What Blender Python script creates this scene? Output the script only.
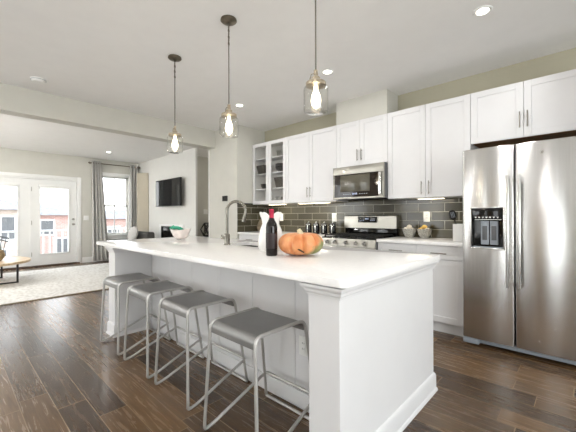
import bpy, bmesh, math, random
from mathutils import Vector, Matrix
random.seed(7)
PI = math.pi
for o in list(bpy.data.objects):
    bpy.data.objects.remove(o)
SC = bpy.context.scene
COL = SC.collection

# ------------------------------------------------------------------ camera, sky, exposure
CAM_Z = 1.182
cam_data = bpy.data.cameras.new('camera')
cam_data.sensor_width = 36.0
cam_data.lens = 320.0 / 576.0 * 36.0
cam_data.clip_start = 0.05
cam_data.clip_end = 300
cam = bpy.data.objects.new('camera', cam_data)
COL.objects.link(cam)
yaw, pitch, roll = math.radians(43.1), math.radians(0.06), math.radians(-0.2)
fw = Vector((-math.sin(yaw) * math.cos(pitch), math.cos(yaw) * math.cos(pitch), math.sin(pitch)))
r0 = Vector((math.cos(yaw), math.sin(yaw), 0))
u0 = r0.cross(fw)
rt = r0 * math.cos(roll) + u0 * math.sin(roll)
up = u0 * math.cos(roll) - r0 * math.sin(roll)
cam.matrix_world = Matrix(((rt.x, up.x, -fw.x, 0), (rt.y, up.y, -fw.y, 0), (rt.z, up.z, -fw.z, CAM_Z), (0, 0, 0, 1)))
SC.camera = cam

SC.view_settings.view_transform = 'Standard'
SC.view_settings.look = 'None'
SC.view_settings.gamma = 1
SC.view_settings.use_curve_mapping = False
SC.view_settings.exposure = 0.52

SKY = 3.2
world = bpy.data.worlds.new('overcast_sky')
SC.world = world
world.use_nodes = True
wn = world.node_tree
wn.nodes.clear()
wo = wn.nodes.new('ShaderNodeOutputWorld')
wb = wn.nodes.new('ShaderNodeBackground')
wt = wn.nodes.new('ShaderNodeTexCoord')
wx = wn.nodes.new('ShaderNodeSeparateXYZ')
wr = wn.nodes.new('ShaderNodeValToRGB')
wr.color_ramp.elements[0].position = 0.0
wr.color_ramp.elements[0].color = (0.98, 0.98, 0.97, 1)
wr.color_ramp.elements[1].position = 0.7
wr.color_ramp.elements[1].color = (0.80, 0.88, 1.0, 1)
wn.links.new(wt.outputs['Generated'], wx.inputs[0])
wn.links.new(wx.outputs['Z'], wr.inputs[0])
wn.links.new(wr.outputs[0], wb.inputs[0])
wb.inputs[1].default_value = SKY
wn.links.new(wb.outputs[0], wo.inputs[0])

CAN_W = 4.5
BULB_W = 2.0
FILL_W = 32.0
DAY_W = 4.4


def portal(name, loc, rot, sx, sy):
    d = bpy.data.lights.new(name, 'AREA')
    d.shape = 'RECTANGLE'
    d.size, d.size_y = sx, sy
    d.cycles.is_portal = True
    o = bpy.data.objects.new(name, d)
    COL.objects.link(o)
    o.location = loc
    o.rotation_euler = rot
    return o


# sky portals in the window and door openings
portal('sky_portal', (-9.62, 1.37, 1.1), (0, -PI / 2, 0), 2.0, 1.8)
portal('sky_portal', (-9.62, 3.2, 1.5), (0, -PI / 2, 0), 1.6, 0.7)
portal('sky_portal', (-9.62, -1.2, 1.5), (0, -PI / 2, 0), 1.6, 1.4)


def daylight(name, loc, rot, sx, sy, k=1.0, color=(0.93, 0.97, 1.0)):
    d = bpy.data.lights.new(name, 'AREA')
    d.shape = 'RECTANGLE'
    d.size, d.size_y = sx, sy
    d.energy = DAY_W * sx * sy * k
    d.color = color
    o = bpy.data.objects.new(name, d)
    COL.objects.link(o)
    o.location = loc
    o.rotation_euler = rot
    return o


# daylight entering by the tall front windows behind the camera and the side window
FRONT_WINDOWS = [(-7.6, -6.0), (-4.6, -3.2), (-2.15, -1.85), (-0.80, -0.05), (0.75, 1.05)]
for a, b in FRONT_WINDOWS:
    daylight('window_daylight', ((a + b) / 2, -2.80, 1.25), (PI / 2, 0, 0), b - a, 2.2)
daylight('window_daylight', (2.80, 0.6, 1.3), (0, PI / 2, 0), 2.1, 2.4, 2.9)


# ------------------------------------------------------------------ materials
def new_mat(name):
    m = bpy.data.materials.new(name)
    m.use_nodes = True
    nt = m.node_tree
    b = nt.nodes['Principled BSDF']
    return m, nt, b


def srgb(r, g, b):
    def f(c):
        c /= 255.0
        return c / 12.92 if c <= 0.04045 else ((c + 0.055) / 1.055) ** 2.4
    return (f(r), f(g), f(b), 1)


def mix_noise(nt, coord, c1, c2, scale, detail=3, stretch=(1, 1, 1), lo=0.35, hi=0.65):
    mp = nt.nodes.new('ShaderNodeMapping')
    mp.inputs['Scale'].default_value = stretch
    nt.links.new(coord, mp.inputs[0])
    n = nt.nodes.new('ShaderNodeTexNoise')
    n.inputs['Scale'].default_value = scale
    n.inputs['Detail'].default_value = detail
    nt.links.new(mp.outputs[0], n.inputs['Vector'])
    r = nt.nodes.new('ShaderNodeValToRGB')
    r.color_ramp.elements[0].position = lo
    r.color_ramp.elements[1].position = hi
    r.color_ramp.elements[0].color = c1
    r.color_ramp.elements[1].color = c2
    nt.links.new(n.outputs['Fac'], r.inputs[0])
    return r.outputs[0], n.outputs['Fac']


def simple(name, rgb, rough=0.5, metal=0.0, var=0.03, scale=6.0, stretch=(1, 1, 1), bump=0.0, bump_dist=0.002, coat=0.0, ior=1.45):
    m, nt, b = new_mat(name)
    tc = nt.nodes.new('ShaderNodeTexCoord')
    c = srgb(*rgb)
    c1 = tuple(max(0, v * (1 - var)) for v in c[:3]) + (1,)
    c2 = tuple(min(1, v * (1 + var)) for v in c[:3]) + (1,)
    col, fac = mix_noise(nt, tc.outputs['Object'], c1, c2, scale, stretch=stretch)
    nt.links.new(col, b.inputs['Base Color'])
    b.inputs['Roughness'].default_value = rough
    b.inputs['Metallic'].default_value = metal
    b.inputs['IOR'].default_value = ior
    b.inputs['Coat Weight'].default_value = coat
    if bump:
        bp = nt.nodes.new('ShaderNodeBump')
        bp.inputs['Strength'].default_value = bump
        bp.inputs['Distance'].default_value = bump_dist
        nt.links.new(fac, bp.inputs['Height'])
        nt.links.new(bp.outputs[0], b.inputs['Normal'])
    return m


def glass_mat(name, tint=(1, 1, 1, 1), refl=1.0, ior=1.45):
    m, nt, b = new_mat(name)
    nt.nodes.remove(b)
    out = nt.nodes['Material Output']
    tr = nt.nodes.new('ShaderNodeBsdfTransparent')
    tr.inputs[0].default_value = tint
    gl = nt.nodes.new('ShaderNodeBsdfGlossy')
    gl.inputs['Roughness'].default_value = 0.02
    lw = nt.nodes.new('ShaderNodeLayerWeight')
    lw.inputs['Blend'].default_value = 0.5
    pw = nt.nodes.new('ShaderNodeMath')
    pw.operation = 'POWER'
    pw.inputs[1].default_value = 4.0
    nt.links.new(lw.outputs['Facing'], pw.inputs[0])
    mu = nt.nodes.new('ShaderNodeMath')
    mu.operation = 'MULTIPLY_ADD'
    mu.inputs[1].default_value = 0.7 * refl
    mu.inputs[2].default_value = 0.04 * refl
    nt.links.new(pw.outputs[0], mu.inputs[0])
    mx = nt.nodes.new('ShaderNodeMixShader')
    nt.links.new(mu.outputs[0], mx.inputs[0])
    nt.links.new(tr.outputs[0], mx.inputs[1])
    nt.links.new(gl.outputs[0], mx.inputs[2])
    nt.links.new(mx.outputs[0], out.inputs[0])
    return m


def emit_mat(name, rgb, strength):
    m, nt, b = new_mat(name)
    b.inputs['Base Color'].default_value = srgb(*rgb)
    b.inputs['Emission Color'].default_value = srgb(*rgb)
    b.inputs['Emission Strength'].default_value = strength
    return m


def floor_mat():
    m, nt, b = new_mat('hardwood_planks')
    N, L = nt.nodes.new, nt.links.new
    tc = N('ShaderNodeTexCoord')
    sx = N('ShaderNodeSeparateXYZ')
    L(tc.outputs['Object'], sx.inputs[0])
    H = 0.155

    def math_node(op, a, bb=None):
        n = N('ShaderNodeMath')
        n.operation = op
        for i, v in enumerate((a, bb)):
            if v is None:
                continue
            if isinstance(v, (int, float)):
                n.inputs[i].default_value = v
            else:
                L(v, n.inputs[i])
        return n.outputs[0]
    row = math_node('FLOOR', math_node('DIVIDE', sx.outputs['Y'], H))
    wn_ = N('ShaderNodeTexWhiteNoise')
    wn_.noise_dimensions = '1D'
    L(row, wn_.inputs['W'])
    xo = math_node('ADD', sx.outputs['X'], math_node('MULTIPLY', wn_.outputs['Value'], 3.0))
    cx = N('ShaderNodeCombineXYZ')
    L(xo, cx.inputs['X'])
    L(sx.outputs['Y'], cx.inputs['Y'])
    br = N('ShaderNodeTexBrick')
    br.offset = 0.0
    br.inputs['Scale'].default_value = 1.0
    br.inputs['Brick Width'].default_value = 1.05
    br.inputs['Row Height'].default_value = H
    br.inputs['Mortar Size'].default_value = 0.0026
    br.inputs['Mortar Smooth'].default_value = 0.3
    br.inputs['Color1'].default_value = (0, 0, 0, 1)
    br.inputs['Color2'].default_value = (1, 1, 1, 1)
    br.inputs['Mortar'].default_value = (0.5, 0.5, 0.5, 1)
    L(cx.outputs[0], br.inputs['Vector'])
    tone = N('ShaderNodeValToRGB')
    e = tone.color_ramp.elements
    e[0].position, e[0].color = 0.0, srgb(68, 50, 34)
    e[1].position, e[1].color = 1.0, srgb(124, 97, 68)
    e2 = tone.color_ramp.elements.new(0.5)
    e2.color = srgb(94, 72, 50)
    L(br.outputs['Color'], tone.inputs[0])
    # grain, shifted per plank
    gx = N('ShaderNodeCombineXYZ')
    L(math_node('MULTIPLY', xo, 2.2), gx.inputs['X'])
    L(math_node('MULTIPLY', sx.outputs['Y'], 30.0), gx.inputs['Y'])
    L(math_node('MULTIPLY', br.outputs['Color'], 9.0), gx.inputs['Z'])
    gn = N('ShaderNodeTexNoise')
    gn.inputs['Scale'].default_value = 1.6
    gn.inputs['Detail'].default_value = 7
    gn.inputs['Roughness'].default_value = 0.65
    gn.inputs['Distortion'].default_value = 0.6
    L(gx.outputs[0], gn.inputs['Vector'])
    gr = N('ShaderNodeValToRGB')
    gr.color_ramp.elements[0].position, gr.color_ramp.elements[0].color = 0.30, (0.50, 0.48, 0.45, 1)
    gr.color_ramp.elements[1].position, gr.color_ramp.elements[1].color = 0.68, (1.10, 1.09, 1.07, 1)
    L(gn.outputs['Fac'], gr.inputs[0])
    mx = N('ShaderNodeMix')
    mx.data_type = 'RGBA'
    mx.blend_type = 'MULTIPLY'
    mx.inputs[0].default_value = 1.0
    L(tone.outputs[0], mx.inputs[6])
    L(gr.outputs[0], mx.inputs[7])
    # gaps
    gap = N('ShaderNodeMix')
    gap.data_type = 'RGBA'
    L(br.outputs['Fac'], gap.inputs[0])
    L(mx.outputs[2], gap.inputs[6])
    gap.inputs[7].default_value = srgb(142, 120, 94)
    L(gap.outputs[2], b.inputs['Base Color'])
    rr = N('ShaderNodeMapRange')
    rr.inputs['To Min'].default_value = 0.17
    rr.inputs['To Max'].default_value = 0.35
    L(gn.outputs['Fac'], rr.inputs[0])
    L(rr.outputs[0], b.inputs['Roughness'])
    b.inputs['Specular IOR Level'].default_value = 0.55
    wv = N('ShaderNodeTexNoise')
    wv.inputs['Scale'].default_value = 5.0
    L(gx.outputs[0], wv.inputs['Vector'])
    hh = math_node('SUBTRACT', math_node('MULTIPLY', gn.outputs['Fac'], 0.5), math_node('MULTIPLY', br.outputs['Fac'], 1.2))
    bp = N('ShaderNodeBump')
    bp.inputs['Strength'].default_value = 0.18
    bp.inputs['Distance'].default_value = 0.003
    L(hh, bp.inputs['Height'])
    L(bp.outputs[0], b.inputs['Normal'])
    return m


def tile_mat(name, axis):
    """4x12 inch grey glass subway tile; axis picks the horizontal coordinate"""
    m, nt, b = new_mat(name)
    N, L = nt.nodes.new, nt.links.new
    tc = N('ShaderNodeTexCoord')
    sx = N('ShaderNodeSeparateXYZ')
    L(tc.outputs['Object'], sx.inputs[0])
    cx = N('ShaderNodeCombineXYZ')
    L(sx.outputs[axis], cx.inputs['X'])
    sub = N('ShaderNodeMath')
    sub.operation = 'SUBTRACT'
    L(sx.outputs['Z'], sub.inputs[0])
    sub.inputs[1].default_value = 0.915
    L(sub.outputs[0], cx.inputs['Y'])
    br = N('ShaderNodeTexBrick')
    br.offset = 0.5
    br.inputs['Scale'].default_value = 1.0
    br.inputs['Brick Width'].default_value = 0.305
    br.inputs['Row Height'].default_value = 0.105
    br.inputs['Mortar Size'].default_value = 0.0028
    br.inputs['Mortar Smooth'].default_value = 0.1
    br.inputs['Color1'].default_value = srgb(62, 59, 48)
    br.inputs['Color2'].default_value = srgb(86, 82, 68)
    br.inputs['Mortar'].default_value = srgb(168, 164, 150)
    L(cx.outputs[0], br.inputs['Vector'])
    L(br.outputs['Color'], b.inputs['Base Color'])
    b.inputs['Roughness'].default_value = 0.14
    bp = N('ShaderNodeBump')
    bp.invert = True
    bp.inputs['Strength'].default_value = 0.5
    bp.inputs['Distance'].default_value = 0.002
    L(br.outputs['Fac'], bp.inputs['Height'])
    L(bp.outputs[0], b.inputs['Normal'])
    return m


ROT = 0.25


def steel_mat(name, rgb=(220, 219, 217), rough=0.25, aniso=0.95):
    m, nt, b = new_mat(name)
    N, L = nt.nodes.new, nt.links.new
    tc = N('ShaderNodeTexCoord')
    col, fac = mix_noise(nt, tc.outputs['Object'], srgb(*[v - 7 for v in rgb]), srgb(*[v + 7 for v in rgb]), 3.0, 4, (120, 120, 0.6))
    L(col, b.inputs['Base Color'])
    b.inputs['Metallic'].default_value = 1.0
    b.inputs['Roughness'].default_value = rough
    b.inputs['Anisotropic'].default_value = aniso
    b.inputs['Anisotropic Rotation'].default_value = ROT
    tg = N('ShaderNodeTangent')
    tg.direction_type = 'RADIAL'
    tg.axis = 'Z'
    L(tg.outputs[0], b.inputs['Tangent'])
    return m


def pumpkin_mat():
    m, nt, b = new_mat('pumpkin_skin')
    N, L = nt.nodes.new, nt.links.new
    tc = N('ShaderNodeTexCoord')
    col, fac = mix_noise(nt, tc.outputs['Object'], srgb(204, 122, 70), srgb(226, 160, 108), 14, 5)
    sx = N('ShaderNodeSeparateXYZ')
    L(tc.outputs['Object'], sx.inputs[0])
    nz = N('ShaderNodeTexNoise')
    nz.inputs['Scale'].default_value = 16
    nz.inputs['Detail'].default_value = 4
    L(tc.outputs['Object'], nz.inputs['Vector'])
    # the unripe green patch sits on the +X side
    a = N('ShaderNodeMath'); a.operation = 'MULTIPLY_ADD'
    dt = N('ShaderNodeVectorMath'); dt.operation = 'DOT_PRODUCT'
    dt.inputs[1].default_value = (0.8, 0.5, -0.35)
    L(tc.outputs['Object'], dt.inputs[0])
    L(dt.outputs['Value'], a.inputs[0]); a.inputs[1].default_value = 4.4
    L(nz.outputs['Fac'], a.inputs[2])
    r = N('ShaderNodeValToRGB')
    r.color_ramp.elements[0].position = 1.06
    r.color_ramp.elements[1].position = 0.80
    r.color_ramp.elements[0].position = 0.66
    r.color_ramp.elements[0].color = (0, 0, 0, 1)
    r.color_ramp.elements[1].color = (1, 1, 1, 1)
    s = N('ShaderNodeMath'); s.operation = 'MULTIPLY'; s.inputs[1].default_value = 0.85
    L(a.outputs[0], s.inputs[0])
    L(s.outputs[0], r.inputs[0])
    mx = N('ShaderNodeMix'); mx.data_type = 'RGBA'
    L(r.outputs[0], mx.inputs[0])
    L(col, mx.inputs[6])
    mx.inputs[7].default_value = srgb(140, 142, 92)
    L(mx.outputs[2], b.inputs['Base Color'])
    b.inputs['Roughness'].default_value = 0.45
    return m


def rug_mat():
    m, nt, b = new_mat('rug_wool')
    N, L = nt.nodes.new, nt.links.new
    tc = N('ShaderNodeTexCoord')
    col, fac = mix_noise(nt, tc.outputs['Object'], srgb(214, 210, 203), srgb(238, 236, 231), 14, 8, (1, 1.6, 1), 0.36, 0.58)
    L(col, b.inputs['Base Color'])
    b.inputs['Roughness'].default_value = 0.95
    n2 = N('ShaderNodeTexNoise'); n2.inputs['Scale'].default_value = 160
    L(tc.outputs['Object'], n2.inputs['Vector'])
    bp = N('ShaderNodeBump'); bp.inputs['Strength'].default_value = 0.6; bp.inputs['Distance'].default_value = 0.006
    L(n2.outputs['Fac'], bp.inputs['Height'])
    L(bp.outputs[0], b.inputs['Normal'])
    return m


def wood_mat(name, c1, c2, rough=0.4, stretch=(2, 30, 30)):
    m, nt, b = new_mat(name)
    tc = nt.nodes.new('ShaderNodeTexCoord')
    col, fac = mix_noise(nt, tc.outputs['Object'], srgb(*c1), srgb(*c2), 2.0, 6, stretch)
    nt.links.new(col, b.inputs['Base Color'])
    b.inputs['Roughness'].default_value = rough
    return m


def brick_mat(name, c1, c2, mortar):
    m, nt, b = new_mat(name)
    N, L = nt.nodes.new, nt.links.new
    tc = N('ShaderNodeTexCoord')
    sx = N('ShaderNodeSeparateXYZ')
    L(tc.outputs['Object'], sx.inputs[0])
    cx = N('ShaderNodeCombineXYZ')
    L(sx.outputs['Y'], cx.inputs['X'])
    L(sx.outputs['Z'], cx.inputs['Y'])
    br = N('ShaderNodeTexBrick')
    br.inputs['Scale'].default_value = 1
    br.inputs['Brick Width'].default_value = 0.3
    br.inputs['Row Height'].default_value = 0.1
    br.inputs['Mortar Size'].default_value = 0.01
    br.inputs['Color1'].default_value = srgb(*c1)
    br.inputs['Color2'].default_value = srgb(*c2)
    br.inputs['Mortar'].default_value = srgb(*mortar)
    L(cx.outputs[0], br.inputs['Vector'])
    L(br.outputs['Color'], b.inputs['Base Color'])
    b.inputs['Roughness'].default_value = 0.9
    return m


M = {}
M['floor'] = floor_mat()
M['ceiling'] = simple('ceiling_paint', (238, 237, 235), 0.9, var=0.01)
M['wall'] = simple('greige_wall_paint', (206, 204, 195), 0.85, var=0.015)
M['wall_shaded'] = simple('shaded_wall_paint', (178, 173, 153), 0.85, var=0.015)  # wall colour darkened to carry the shade above the cabinets
M['wall_light'] = simple('offwhite_wall_paint', (226, 225, 220), 0.85, var=0.01)
M['trim'] = simple('white_trim_paint', (238, 238, 235), 0.4, var=0.01)
M['cab'] = simple('white_cabinet_paint', (224, 223, 223), 0.38, var=0.01)
M['cab_in'] = simple('cabinet_interior', (232, 230, 225), 0.55, var=0.01)
M['counter'] = simple('white_quartz', (240, 238, 236), 0.13, var=0.02, scale=40)
M['pull'] = simple('satin_nickel_pull', (152, 147, 139), 0.3, 1.0, var=0.04)
M['tap'] = simple('satin_nickel_tap', (132, 128, 120), 0.22, 1.0, var=0.04)
M['nickel'] = simple('brushed_nickel', (176, 172, 164), 0.28, 1.0, var=0.04)
M['chrome'] = simple('chrome', (214, 213, 210), 0.1, 1.0, var=0.02)
M['steel'] = steel_mat('brushed_steel')
M['steel_handle'] = steel_mat('handle_steel', (214, 213, 210), 0.2, 0.4)
M['steel_flat'] = simple('satin_steel', (168, 165, 157), 0.32, 1.0, var=0.03, stretch=(1, 60, 60))
M['fridge_side'] = simple('grey_appliance_paint', (92, 93, 95), 0.45, var=0.02)
M['grille'] = simple('grey_plastic', (150, 156, 164), 0.45, var=0.02)
M['basin'] = simple('brushed_sink_steel', (74, 72, 68), 0.42, 0.9, var=0.04)
M['black_gloss'] = simple('black_gloss', (14, 13, 13), 0.08, var=0.05)
M['black_glass'] = simple('dark_oven_glass', (34, 24, 18), 0.06, var=0.05)
M['mw_window'] = simple('screened_oven_window', (92, 88, 76), 0.12, var=0.04, scale=90)
M['black'] = simple('black_metal', (24, 23, 22), 0.42, 0.0, var=0.08)
M['iron'] = simple('cast_iron', (26, 25, 24), 0.55, 0.2, var=0.1)
M['seat'] = simple('grey_metal_paint', (132, 131, 129), 0.36, 0.55, var=0.03, scale=14)
M['rod'] = simple('silver_grey_paint', (186, 184, 180), 0.34, 0.55, var=0.02)
M['foot'] = simple('grey_rubber', (70, 70, 70), 0.8)
M['tile_x'] = tile_mat('grey_subway_tile', 'X')
M['tile_y'] = tile_mat('grey_subway_tile_return', 'Y')
M['glass'] = glass_mat('window_glass', (0.97, 0.98, 0.98, 1), 0.8)
M['jar'] = glass_mat('jar_glass', (0.995, 0.995, 0.985, 1), 1.1, 1.5)
M['cab_glass'] = glass_mat('cabinet_glass', (0.97, 0.97, 0.97, 1), 0.7)
M['bronze'] = simple('aged_nickel', (120, 112, 98), 0.35, 1.0, var=0.1, scale=40)
M['lid_metal'] = simple('antique_brass', (176, 164, 144), 0.34, 1.0, var=0.12, scale=40)
M['cord'] = simple('grey_cord', (104, 98, 88), 0.6, var=0.05)
M['bulb'] = emit_mat('glowing_bulb', (255, 240, 214), 4.0)
M['filament'] = emit_mat('glowing_filament', (255, 214, 150), 20.0)
M['can_lens'] = emit_mat('lit_ceiling_lens', (255, 246, 232), 9.0)
M['led'] = emit_mat('lit_led_strip', (255, 240, 210), 4.0)
M['display'] = emit_mat('lit_display', (150, 160, 190), 0.12)
M['pumpkin'] = pumpkin_mat()
M['stem'] = simple('dry_stem', (214, 204, 170), 0.7, var=0.15, scale=60)
M['scar'] = simple('pumpkin_scar', (66, 50, 34), 0.8, var=0.2, scale=80)
M['bottle'] = simple('dark_bottle_glass', (18, 10, 9), 0.06, var=0.05)
M['foil'] = simple('red_foil', (176, 38, 66), 0.32, 0.35, var=0.06, scale=40)
M['label_dark'] = simple('dark_paper_label', (38, 26, 26), 0.5, var=0.1, scale=30)
M['ceramic'] = simple('white_ceramic', (240, 239, 236), 0.22, var=0.01)
M['pinkbowl'] = simple('pale_marbled_ceramic', (236, 226, 220), 0.3, var=0.06, scale=25)
M['teal'] = simple('turquoise_linen', (64, 164, 132), 0.8, var=0.12, scale=30, bump=0.3)
M['basket'] = simple('woven_tan', (158, 140, 108), 0.8, var=0.25, scale=60, bump=0.6, bump_dist=0.006)
M['leaf'] = simple('green_leaf', (74, 92, 46), 0.5, var=0.25, scale=30)
M['soil'] = simple('dark_soil', (48, 40, 32), 0.95, var=0.3, scale=60)
M['table_wood'] = wood_mat('pale_oak', (186, 156, 116), (222, 200, 168), 0.35, (30, 2, 30))
M['raw_wood'] = wood_mat('unfinished_wood', (104, 66, 34), (150, 104, 60), 0.6)
M['threshold'] = wood_mat('dark_wood_threshold', (60, 44, 32), (92, 70, 52), 0.5, (30, 2, 30))
M['rug'] = rug_mat()
M['rug_edge'] = simple('rug_binding', (150, 138, 118), 0.9, var=0.15, scale=80)
M['screen'] = simple('tv_screen', (16, 17, 20), 0.04, var=0.02)
M['sofa'] = simple('charcoal_upholstery', (84, 82, 78), 0.9, var=0.1, scale=60, bump=0.3)
M['pillow'] = simple('pale_grey_pillow', (196, 194, 190), 0.9, var=0.08, scale=50)
M['panel_beige'] = simple('beige_laminate', (184, 176, 158), 0.6, var=0.02)
M['smallpot'] = simple('brown_stoneware', (112, 98, 78), 0.5, var=0.2, scale=40)
M['grey_pattern'] = simple('speckled_grey_bowl', (158, 156, 148), 0.35, var=0.35, scale=70)
M['egg'] = simple('pale_egg', (236, 226, 208), 0.5, var=0.03)
M['egg_y'] = simple('yellow_fruit', (226, 186, 96), 0.45, var=0.08, scale=30)
M['dark_dish'] = simple('charcoal_stoneware', (58, 57, 55), 0.4, var=0.12, scale=30)
M['dark_basket'] = simple('dark_woven_basket', (62, 57, 50), 0.7, var=0.3, scale=70, bump=0.5)
M['ext_white'] = simple('white_vinyl_rail', (226, 226, 224), 0.5, var=0.01)
M['deck'] = wood_mat('grey_deck_boards', (150, 144, 136), (184, 178, 168), 0.8, (2, 20, 20))
M['ground'] = simple('pale_street', (150, 148, 144), 0.95, var=0.1, scale=1)
M['brick_red'] = brick_mat('red_brick', (176, 134, 124), (192, 150, 140), (206, 196, 190))
M['brick_tan'] = brick_mat('tan_brick', (184, 166, 154), (198, 180, 168), (198, 190, 180))
M['siding'] = simple('pale_siding', (196, 194, 188), 0.8, var=0.03)
M['shingle'] = simple('grey_shingle', (140, 140, 144), 0.9, var=0.2, scale=4)
M['ext_window'] = simple('far_window_glass', (104, 106, 108), 0.4, var=0.05)


def curtain_mat():
    m, nt, b = new_mat('curtain_linen')
    N, L = nt.nodes.new, nt.links.new
    tc = N('ShaderNodeTexCoord')
    col, fac = mix_noise(nt, tc.outputs['Object'], srgb(186, 184, 180), srgb(206, 204, 199), 40, 3)
    L(col, b.inputs['Base Color'])
    b.inputs['Roughness'].default_value = 0.85
    return m


M['curtain'] = curtain_mat()


# ------------------------------------------------------------------ mesh helpers
class MB:
    def __init__(self):
        self.bm = bmesh.new()

    def add(self, other):
        me = bpy.data.meshes.new('tmp')
        other.to_mesh(me)
        other.free()
        self.bm.from_mesh(me)
        bpy.data.meshes.remove(me)
        return self

    def box(self, x0, x1, y0, y1, z0, z1, bev=0.0, seg=2, mat=None):
        b = bmesh.new()
        bmesh.ops.create_cube(b, size=1.0)
        for v in b.verts:
            v.co = Vector(((x0 + x1) / 2 + v.co.x * abs(x1 - x0), (y0 + y1) / 2 + v.co.y * abs(y1 - y0), (z0 + z1) / 2 + v.co.z * abs(z1 - z0)))
        if bev > 0:
            bmesh.ops.bevel(b, geom=list(b.edges), offset=bev, segments=seg, profile=0.5, affect='EDGES')
        if mat is not None:
            b.transform(mat)
        return self.add(b)

    def loft(self, rings, cap=True, closed=True):
        """rings: lists of points with equal count"""
        b = bmesh.new()
        vr = [[b.verts.new(p) for p in r] for r in rings]
        n = len(vr[0])
        for i in range(len(vr) - 1):
            for j in range(n if closed else n - 1):
                k = (j + 1) % n
                try:
                    b.faces.new((vr[i][j], vr[i][k], vr[i + 1][k], vr[i + 1][j]))
                except ValueError:
                    pass
        if cap:
            b.faces.new(list(reversed(vr[0])))
            b.faces.new(vr[-1])
        bmesh.ops.recalc_face_normals(b, faces=list(b.faces))
        return self.add(b)

    def lathe(self, prof, c=(0, 0, 0), seg=32, ripple=None, cap=True, closed_loop=False):
        """prof: (radius, z); axis +Z through c"""
        rings = []
        for r, z in prof:
            ring = []
            for i in range(seg):
                a = 2 * PI * i / seg
                rr, zz = (r, z) if ripple is None else ripple(r, z, a)
                ring.append((c[0] + rr * math.cos(a), c[1] + rr * math.sin(a), c[2] + zz))
            rings.append(ring)
        if closed_loop:
            rings.append(rings[0])
            b = bmesh.new()
            vr = [[b.verts.new(p) for p in r] for r in rings[:-1]]
            vr.append(vr[0])
            for i in range(len(vr) - 1):
                for j in range(seg):
                    k = (j + 1) % seg
                    b.faces.new((vr[i][j], vr[i][k], vr[i + 1][k], vr[i + 1][j]))
            bmesh.ops.recalc_face_normals(b, faces=list(b.faces))
            return self.add(b)
        return self.loft(rings, cap)

    def cyl(self, p0, p1, r, r1=None, seg=20):
        return self.tube([p0, p1], r, seg, r1)

    def tube(self, pts, r, seg=10, r1=None, closed=False):
        pts = [Vector(p) for p in pts]
        n = len(pts)
        rings = []
        prev = None
        for i in range(n):
            if closed:
                t = (pts[(i + 1) % n] - pts[(i - 1) % n]).normalized()
            elif i == 0:
                t = (pts[1] - pts[0]).normalized()
            elif i == n - 1:
                t = (pts[-1] - pts[-2]).normalized()
            else:
                t = ((pts[i + 1] - pts[i]).normalized() + (pts[i] - pts[i - 1]).normalized()).normalized()
            if prev is None:
                a = Vector((0, 0, 1)) if abs(t.z) < 0.9 else Vector((1, 0, 0))
                nn = (a - t * a.dot(t)).normalized()
            else:
                nn = (prev - t * prev.dot(t)).normalized()
            prev = nn
            bb = t.cross(nn)
            rad = r if r1 is None else r + (r1 - r) * i / max(1, n - 1)
            rings.append([pts[i] + (nn * math.cos(2 * PI * j / seg) + bb * math.sin(2 * PI * j / seg)) * rad for j in range(seg)])
        if closed:
            b = bmesh.new()
            vr = [[b.verts.new(p) for p in rg] for rg in rings]
            for i in range(n):
                for j in range(seg):
                    k = (j + 1) % seg
                    b.faces.new((vr[i][j], vr[i][k], vr[(i + 1) % n][k], vr[(i + 1) % n][j]))
            bmesh.ops.recalc_face_normals(b, faces=list(b.faces))
            return self.add(b)
        return self.loft(rings)

    def prism(self, poly, axis, a, c):
        """extrude a 2D polygon along axis ('X','Y','Z') from a to c"""
        def p3(p, t):
            return {'X': (t, p[0], p[1]), 'Y': (p[0], t, p[1]), 'Z': (p[0], p[1], t)}[axis]
        return self.loft([[p3(p, a) for p in poly], [p3(p, c) for p in poly]])

    def ball(self, c, rx, ry=None, rz=None, u=20, v=12):
        b = bmesh.new()
        bmesh.ops.create_uvsphere(b, u_segments=u, v_segments=v, radius=1.0)
        ry, rz = ry or rx, rz or rx
        for q in b.verts:
            q.co = Vector((c[0] + q.co.x * rx, c[1] + q.co.y * ry, c[2] + q.co.z * rz))
        return self.add(b)

    def wall(self, axis, pos, thick, u0, u1, z0, z1, holes=()):
        """upright slab with rectangular holes; axis X: the wall lies in x=pos..pos+thick, u=y"""
        us = sorted(set([u0, u1] + [h[0] for h in holes] + [h[1] for h in holes]))
        zs = sorted(set([z0, z1] + [h[2] for h in holes] + [h[3] for h in holes]))
        b = bmesh.new()
        cache = {}

        def P(s, u, z):
            k = (s, u, z)
            if k not in cache:
                w = pos + (thick if s else 0)
                cache[k] = b.verts.new((w, u, z) if axis == 'X' else (u, w, z))
            return cache[k]

        def solid(i, j):
            if i < 0 or j < 0 or i >= len(us) - 1 or j >= len(zs) - 1:
                return False
            um, zm = (us[i] + us[i + 1]) / 2, (zs[j] + zs[j + 1]) / 2
            return not any(h[0] < um < h[1] and h[2] < zm < h[3] for h in holes)
        for i in range(len(us) - 1):
            for j in range(len(zs) - 1):
                if not solid(i, j):
                    continue
                a, c, d, e = us[i], us[i + 1], zs[j], zs[j + 1]
                for s in (0, 1):
                    b.faces.new((P(s, a, d), P(s, c, d), P(s, c, e), P(s, a, e)))
                if not solid(i - 1, j):
                    b.faces.new((P(0, a, d), P(1, a, d), P(1, a, e), P(0, a, e)))
                if not solid(i + 1, j):
                    b.faces.new((P(0, c, d), P(1, c, d), P(1, c, e), P(0, c, e)))
                if not solid(i, j - 1):
                    b.faces.new((P(0, a, d), P(1, a, d), P(1, c, d), P(0, c, d)))
                if not solid(i, j + 1):
                    b.faces.new((P(0, a, e), P(1, a, e), P(1, c, e), P(0, c, e)))
        bmesh.ops.recalc_face_normals(b, faces=list(b.faces))
        return self.add(b)

    def move(self, mat):
        self.bm.transform(mat)
        return self

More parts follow.
